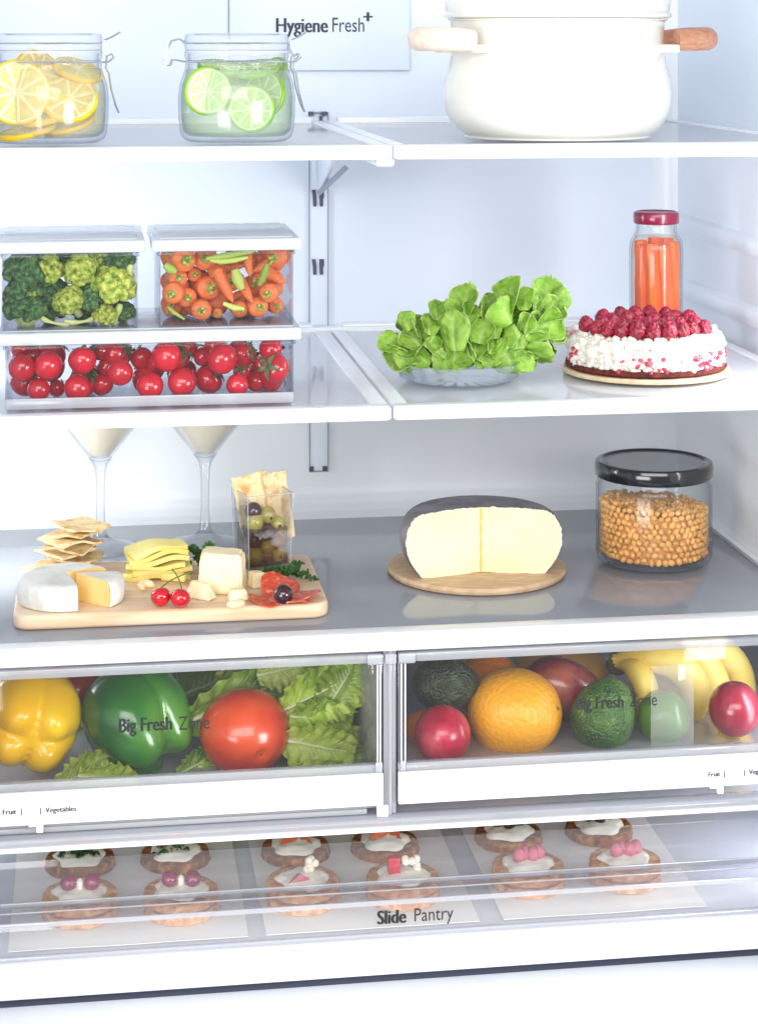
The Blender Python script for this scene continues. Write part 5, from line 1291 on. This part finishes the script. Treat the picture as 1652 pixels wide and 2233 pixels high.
# bananas
bo = P(1345, 1450, 1.70)
bt = thing('banana_bunch', 'bunch of ripe yellow bananas at the right of the drawer', 'bananas', bo)
def banana(pts, w, Ys, tipdark=True):
    Q = [P(x, y, Y) for (x, y), Y in zip(pts, Ys)]
    n_ = 22; C_ = []
    for k in range(n_):
        u = k/(n_-1)*(len(Q)-1); i = min(int(u), len(Q)-2); f = u-i
        p0, p1, p2, p3 = Q[max(i-1, 0)], Q[i], Q[i+1], Q[min(i+2, len(Q)-1)]
        C_.append(.5*((2*p1)+(-p0+p2)*f+(2*p0-5*p1+4*p2-p3)*f*f+(-p0+3*p1-3*p2+p3)*f**3)-bo)
    r = px2m(w, Ys[0])/2
    rad = []
    for k in range(n_):
        u = k/(n_-1)
        rad.append(r*1.08*min(1, .34+2.6*max(0, u-.06))*(1 if u < .80 else max(.20, 1-((u-.80)/.21)**1.6*.85)))
    g = G(); g.tube(C_, rad, 14)
    b_ = g.mk('banana', bana, bt, ang=50)
    e = C_[-1]; d = (C_[-1]-C_[-3]).normalized()
    G().tube([e-d*.001, e+d*.003], [r*.24, r*.16], 8).mk('tip', banb, b_)
    G().tube([C_[0]-(C_[1]-C_[0])*.8, C_[0]+(C_[1]-C_[0])*.6], [r*.42, r*.36], 8).mk('stem', banb, b_)
banana([(1340, 1438), (1400, 1430), (1468, 1442), (1510, 1490), (1518, 1570)], 68, [1.69, 1.672, 1.66, 1.658, 1.665])
banana([(1345, 1448), (1380, 1456), (1404, 1490), (1410, 1540), (1402, 1590)], 52, [1.69, 1.668, 1.655, 1.655, 1.665])
banana([(1345, 1436), (1440, 1418), (1515, 1428), (1556, 1490), (1562, 1610)], 66, [1.70, 1.69, 1.685, 1.685, 1.69])
banana([(1350, 1430), (1480, 1408), (1568, 1420), (1610, 1475), (1615, 1570)], 64, [1.72, 1.71, 1.705, 1.71, 1.72])
banana([(1345, 1445), (1430, 1490), (1480, 1540), (1500, 1600), (1492, 1680)], 62, [1.71, 1.70, 1.69, 1.69, 1.70])
banana([(1350, 1445), (1420, 1500), (1450, 1560), (1455, 1620), (1440, 1690)], 60, [1.73, 1.72, 1.71, 1.71, 1.72])
G().ball(c=(.0, .0, .0), r=(.010, .009, .009), sub=3).mk('crown', banb, bt)
# ================================================================ SLIDE PANTRY DRAWER
ZP = CZ-.6900; YP = 1.5000
O = Vector((0, YP, CZ-.7243))
t = thing('pantry_drawer', 'wide shallow clear pantry drawer of canapes with white front band', 'drawer', O)
def pt(g, n, m):
    for v in g.V: v -= O
    return g.mk(n, m, t)
clearp = CLR('pantry_plastic', (.985, .985, .99, 1), (.76, .76, .82, 1), milk=.09, milkcol=(.86, .87, .9, 1), rough=.03)  # milky share paints part of the reflection veil on the front
trayp = M('tray_plastic', C(206, 208, 218), C(214, 216, 224), scale=5, rough=.25)
pt(G().box(-.398, .396, YP, YP+.0022, CZ-.6935, CZ-.6670, b=.0006), 'front_panel', clearp)
rimp = CLR('pantry_rim_plastic', (.96, .96, .98, 1), (.88, .88, .93, 1), milk=.10, milkcol=(.85, .85, .92, 1), rough=.05, refl=1.6)
pt(G().box(-.398, .396, YP-.0006, YP+.0350, CZ-.6668, CZ-.6646, b=.0009), 'top_rim', rimp)
pt(G().box(-.398, .396, YP-.0012, YP+.0008, CZ-.6680, CZ-.6640, b=.0008).box(-.398, .396, YP+.0336, YP+.0356, CZ-.6680, CZ-.6636, b=.0008).box(-.398, .396, YP+.0170, YP+.0182, CZ-.6650, CZ-.6638, b=.0004), 'rim_edge', clearrim)
pt(G().box(-.394, .392, YP+.0340, YP+.0352, CZ-.6634, CZ-.6320, b=.0004), 'upper_haze_panel', CLR('pantry_haze_plastic', (.96, .96, .975, 1), milk=.035, milkcol=(.72, .74, .78, 1), rough=.05))  # added clear sheet; its milkiness paints the reflection haze over the canapes
pt(G().box(-.398, .396, YP-.0012, YP+.004, CZ-.6925, CZ-.6895, b=.001), 'lower_lip', clearrim)
pt(G().box(-.400, .398, YP-.006, YP+.020, CZ-.7140, CZ-.6928, b=.002, seg=3), 'handle_band', white)
pt(G().box(-.396, .394, YP-.003, YP+.020, CZ-.7208, CZ-.7143, b=.002, seg=3), 'bottom_trim', lilac)
pt(G().box(-.394, .392, YP+.003, 1.94, CZ-.6922, ZP-.0006), 'tray_floor', trayp)
pt(G().box(-.398, -.394, YP+.003, 1.94, CZ-.6922, CZ-.640), 'side_panel', sideclr)
pt(G().box(.392, .396, YP+.003, 1.94, CZ-.6922, CZ-.640), 'side_panel', sideclr)
pt(G().box(-.394, .392, 1.936, 1.94, ZP, CZ-.640), 'back_panel', sideclr)
for (tt, px, py, sz_, bd) in (('Slide', 822, 2016, .0150, .0006), ('Pantry', 901, 2010, .0150, 0)):
    lettering(tt, sz_, P(px, py, YP-.0004)-O, inkd, t, bold=bd, sx=.80)
# grey strip that paints the shadow line in the gap below the drawer
part(G().box(-.40, .40, 1.498, 1.97, CZ-.745, CZ-.7290, b=.001), 'gap_shadow_strip', M('gap_shadow_grey', C(120, 126, 148), rough=.6))
# paper sheets
paper = M('baking_paper', C(236, 234, 228), C(242, 240, 235), scale=30, rough=.8, bump=.1, bscale=40)
xs = [(S(18, 2073, ZP).x, S(541, 2040, ZP).x), (S(580, 2040, ZP).x, S(1045, 2010, ZP).x), (S(1098, 2010, ZP).x, S(1545, 1985, ZP).x)]
for i, (x0, x1) in enumerate(xs):
    def fn(u, v, x0=x0, x1=x1, i=i):
        return (x0+(x1-x0)*u, YP+.008+.36*v, ZP+.0010+.0006*noise.noise(Vector((u*3+i*7, v*3, 0))))
    g = G().grid(fn, 13, 13, thick=-.0005); o_ = Vector((x0, YP+.008, ZP))
    for v in g.V: v -= o_
    tag(g.mk('paper_sheet', paper, None, o_), ('white paper sheet at the left under the cherry canapes', 'white paper sheet in the middle above the pantry lettering', 'white paper sheet at the right under the berry canapes')[i], 'paper sheet', 'paper sheets in the pantry drawer')
# canapes on round crispbreads
bis = M('crispbread', C(180, 110, 54), C(208, 144, 84), C(230, 184, 130), scale=130, detail=6, rough=.85, bump=1, bscale=350, bdist=.0015, lo=.34, hi=.66)
bisd = M('dark_crispbread', C(112, 62, 24), C(150, 92, 40), C(186, 130, 70), scale=130, detail=6, rough=.85, bump=1, bscale=350, bdist=.0015, lo=.34, hi=.66)
crm = M('cream_cheese', C(236, 230, 208), C(246, 242, 226), scale=50, rough=.6, sss=.1, bump=.3, bscale=150)
grape = M('purple_cherry', C(120, 30, 60), C(150, 50, 84), scale=30, rough=.15, coat=.5)
pinkb = M('pink_berry', C(190, 84, 104), C(222, 140, 150), scale=90, rough=.4, bump=.5, bscale=300)
radm = M('red_radish', C(176, 16, 40), C(200, 30, 54), scale=30, rough=.3)
sam = M('salmon', C(206, 104, 66), C(226, 140, 100), scale=30, rough=.35, stretch=(1, 6, 1), sss=.1)
flo = M('pale_blossom', C(226, 216, 190), C(244, 240, 226), scale=80, rough=.7)
blk2 = M('black_berry', C(18, 16, 26), C(36, 30, 44), scale=60, rough=.25, coat=.3)
disc = lambda R, th, seed: G().lathe(smooth_prof([(0, 0), (R-.002, 0), (R, .002), (R-.0003, th-.0016), (R-.003, th), (0, th-.0006)], 3), 64, wob=lambda a, r, z: (.0009*noise.noise(Vector((cos(a)*5+seed, sin(a)*5, z*200))) if r > .004 else 0)+(.0004*noise.noise(Vector((cos(a)*22+seed, sin(a)*22, z*900))) if r > .02 else 0))
bme_ = [disc(.0290, .0072, s_).mesh('crispbread', ang=70) for s_ in range(2)]; bmd_ = disc(.0285, .0075, 5).mesh('crispbread', ang=70)
for m_ in bme_: m_.materials.append(bis)
bmd_.materials.append(bisd)
def dollop(R, h, seed):
    def fn(v):
        a = atan2(v.y, v.x); r = 1+.10*sin(5*a+seed)+.12*noise.noise(v*3+Vector((seed, 0, 0)))
        z = v.z if v.z > 0 else v.z*.15
        return Vector((v.x*r, v.y*r, z*(1+.3*noise.noise(v*4+Vector((0, seed, 0))))))
    g = G().ball(r=(R, R, h), sub=4, fn=fn).mesh('cream', ang=180); g.materials.append(crm); return g
DM = [dollop(.0205, .0062, s_) for s_ in range(3)]
def canape(kind, px, py, label, double):
    q = S(px, py, ZP+.0018); q.y += .029
    t = thing('canape', label, 'canape', q, group='round crispbread canapes in the pantry drawer')
    h = 0
    if double:
        link('crispbread', bme_[0], t); link('cream', DM[1], t, (0, 0, .0040)); h = .0092
        link('crispbread', bme_[1], t, (0, 0, h)); z = h+.0068
    else:
        link('crispbread', bmd_, t); z = .0070
    link('cream', DM[int(px) % 3], t, (0, -.001, z)); z += .0052
    rr = random.Random(int(px))
    if kind == 'cherry':
        for x in (-.0088, .0088): G().ball(c=(x, -.004+rr.uniform(-.002, .002), z+.0046), r=(.0066, .0066, .0066), sub=3, fn=dimple).mk('cherry_topping', grape, t)
        G().lathe([(0, 0), (.003, .001), (.0035, .008), (0, .010)], 12).mk('cream_peak', crm, t, (0, -.003, z-.002))
    elif kind == 'fig':
        G().prism([(-.011, -.003), (.009, -.003), (-.001, .003)], 0, .010, b=.002).mk('pink_wedge', pinkb, t, (-.004, -.004, z-.001), (radians(70), 0, radians(10)))
        for k in range(7): G().ball(c=(.006+rr.uniform(-.005, .006), rr.uniform(-.006, .004), z+rr.uniform(.001, .012)), r=.0032, sub=2).mk('blossom', flo, t)
    elif kind == 'radish':
        G().box(-.0055, .0045, -.004, .004, 0, .0150, b=.0018).mk('radish_stick', radm, t, (-.007, -.003, z-.003))
        for k in range(8): G().ball(c=(.007+rr.uniform(-.006, .007), rr.uniform(-.006, .004), z+rr.uniform(0, .010)), r=.0034, sub=2).mk('blossom', flo, t)
    elif kind == 'raspberry':
        for k in range(4): link('raspberry_topping', None, t, (0, 0, 0)) if 0 else link('raspberry_topping', rpk, t, (-.008+.0055*k, -.003+.003*(k % 2), z+.0045), (rr.uniform(-.5, .5), rr.uniform(-.5, .5), 0), .0056)
    elif kind == 'herb':
        for k in range(12): link('herb_leaf', HM[k % 4], t, (rr.uniform(-.012, .010), rr.uniform(-.012, .004), z+rr.uniform(-.002, .002)), (rr.uniform(-.4, .5), rr.uniform(-.5, .5), rr.uniform(0, 6.28)), .0095)
        G().tube([(-.012, .006, z+.002), (0, .010, z+.005), (.012, .004, z+.003)], .0042, 8).mk('ham_roll', sam, t)
    elif kind == 'salmon':
        def fn(u, v): return ((u-.5)*.026*(1-.3*v), -.008+.018*v, z-.001+.004*sin(u*6)*v+.010*v)
        G().grid(fn, 15, 9, thick=.0022).mk('salmon_slice', sam, t)
    elif kind == 'black':
        for k, (x, y) in enumerate(((-.009, .002), (0, -.004), (.009, .002), (.003, .008), (-.005, .009))): G().ball(c=(x, y, z+.0042), r=(.0054, .0054, .0058), sub=3, fn=rb).mk('blackberry', blk2, t)
rpk = G().ball(r=1, sub=3, fn=rb).mesh('raspberry_topping', ang=180); rpk.materials.append(pinkb)
for a in (('cherry', 174, 2028, 'stacked canape with two dark cherries, front row far left', True), ('cherry', 398, 2020, 'stacked canape with two dark cherries, second from left in front', True),
          ('fig', 669, 1998, 'stacked canape with pink wedge and pale blossoms, front row', True), ('radish', 890, 1988, 'stacked canape with red radish stick above the pantry lettering', True),
          ('raspberry', 1168, 1962, 'stacked canape with pink raspberries, second from right in front', True), ('raspberry', 1383, 1950, 'stacked canape with pink raspberries, front row far right', True),
          ('herb', 174, 1920, 'canape with cream and dark herbs, back row far left', False), ('herb', 385, 1908, 'canape with cream and dark herbs, second from left behind', False),
          ('salmon', 652, 1894, 'canape with orange salmon on cream, back row left of middle', False), ('salmon', 850, 1884, 'canape with pink salmon on cream, back row right of middle', False),
          ('black', 1124, 1862, 'canape with black berries, second from right behind', False), ('black', 1324, 1848, 'canape with black berries, back row far right', False)):
    canape(*a)
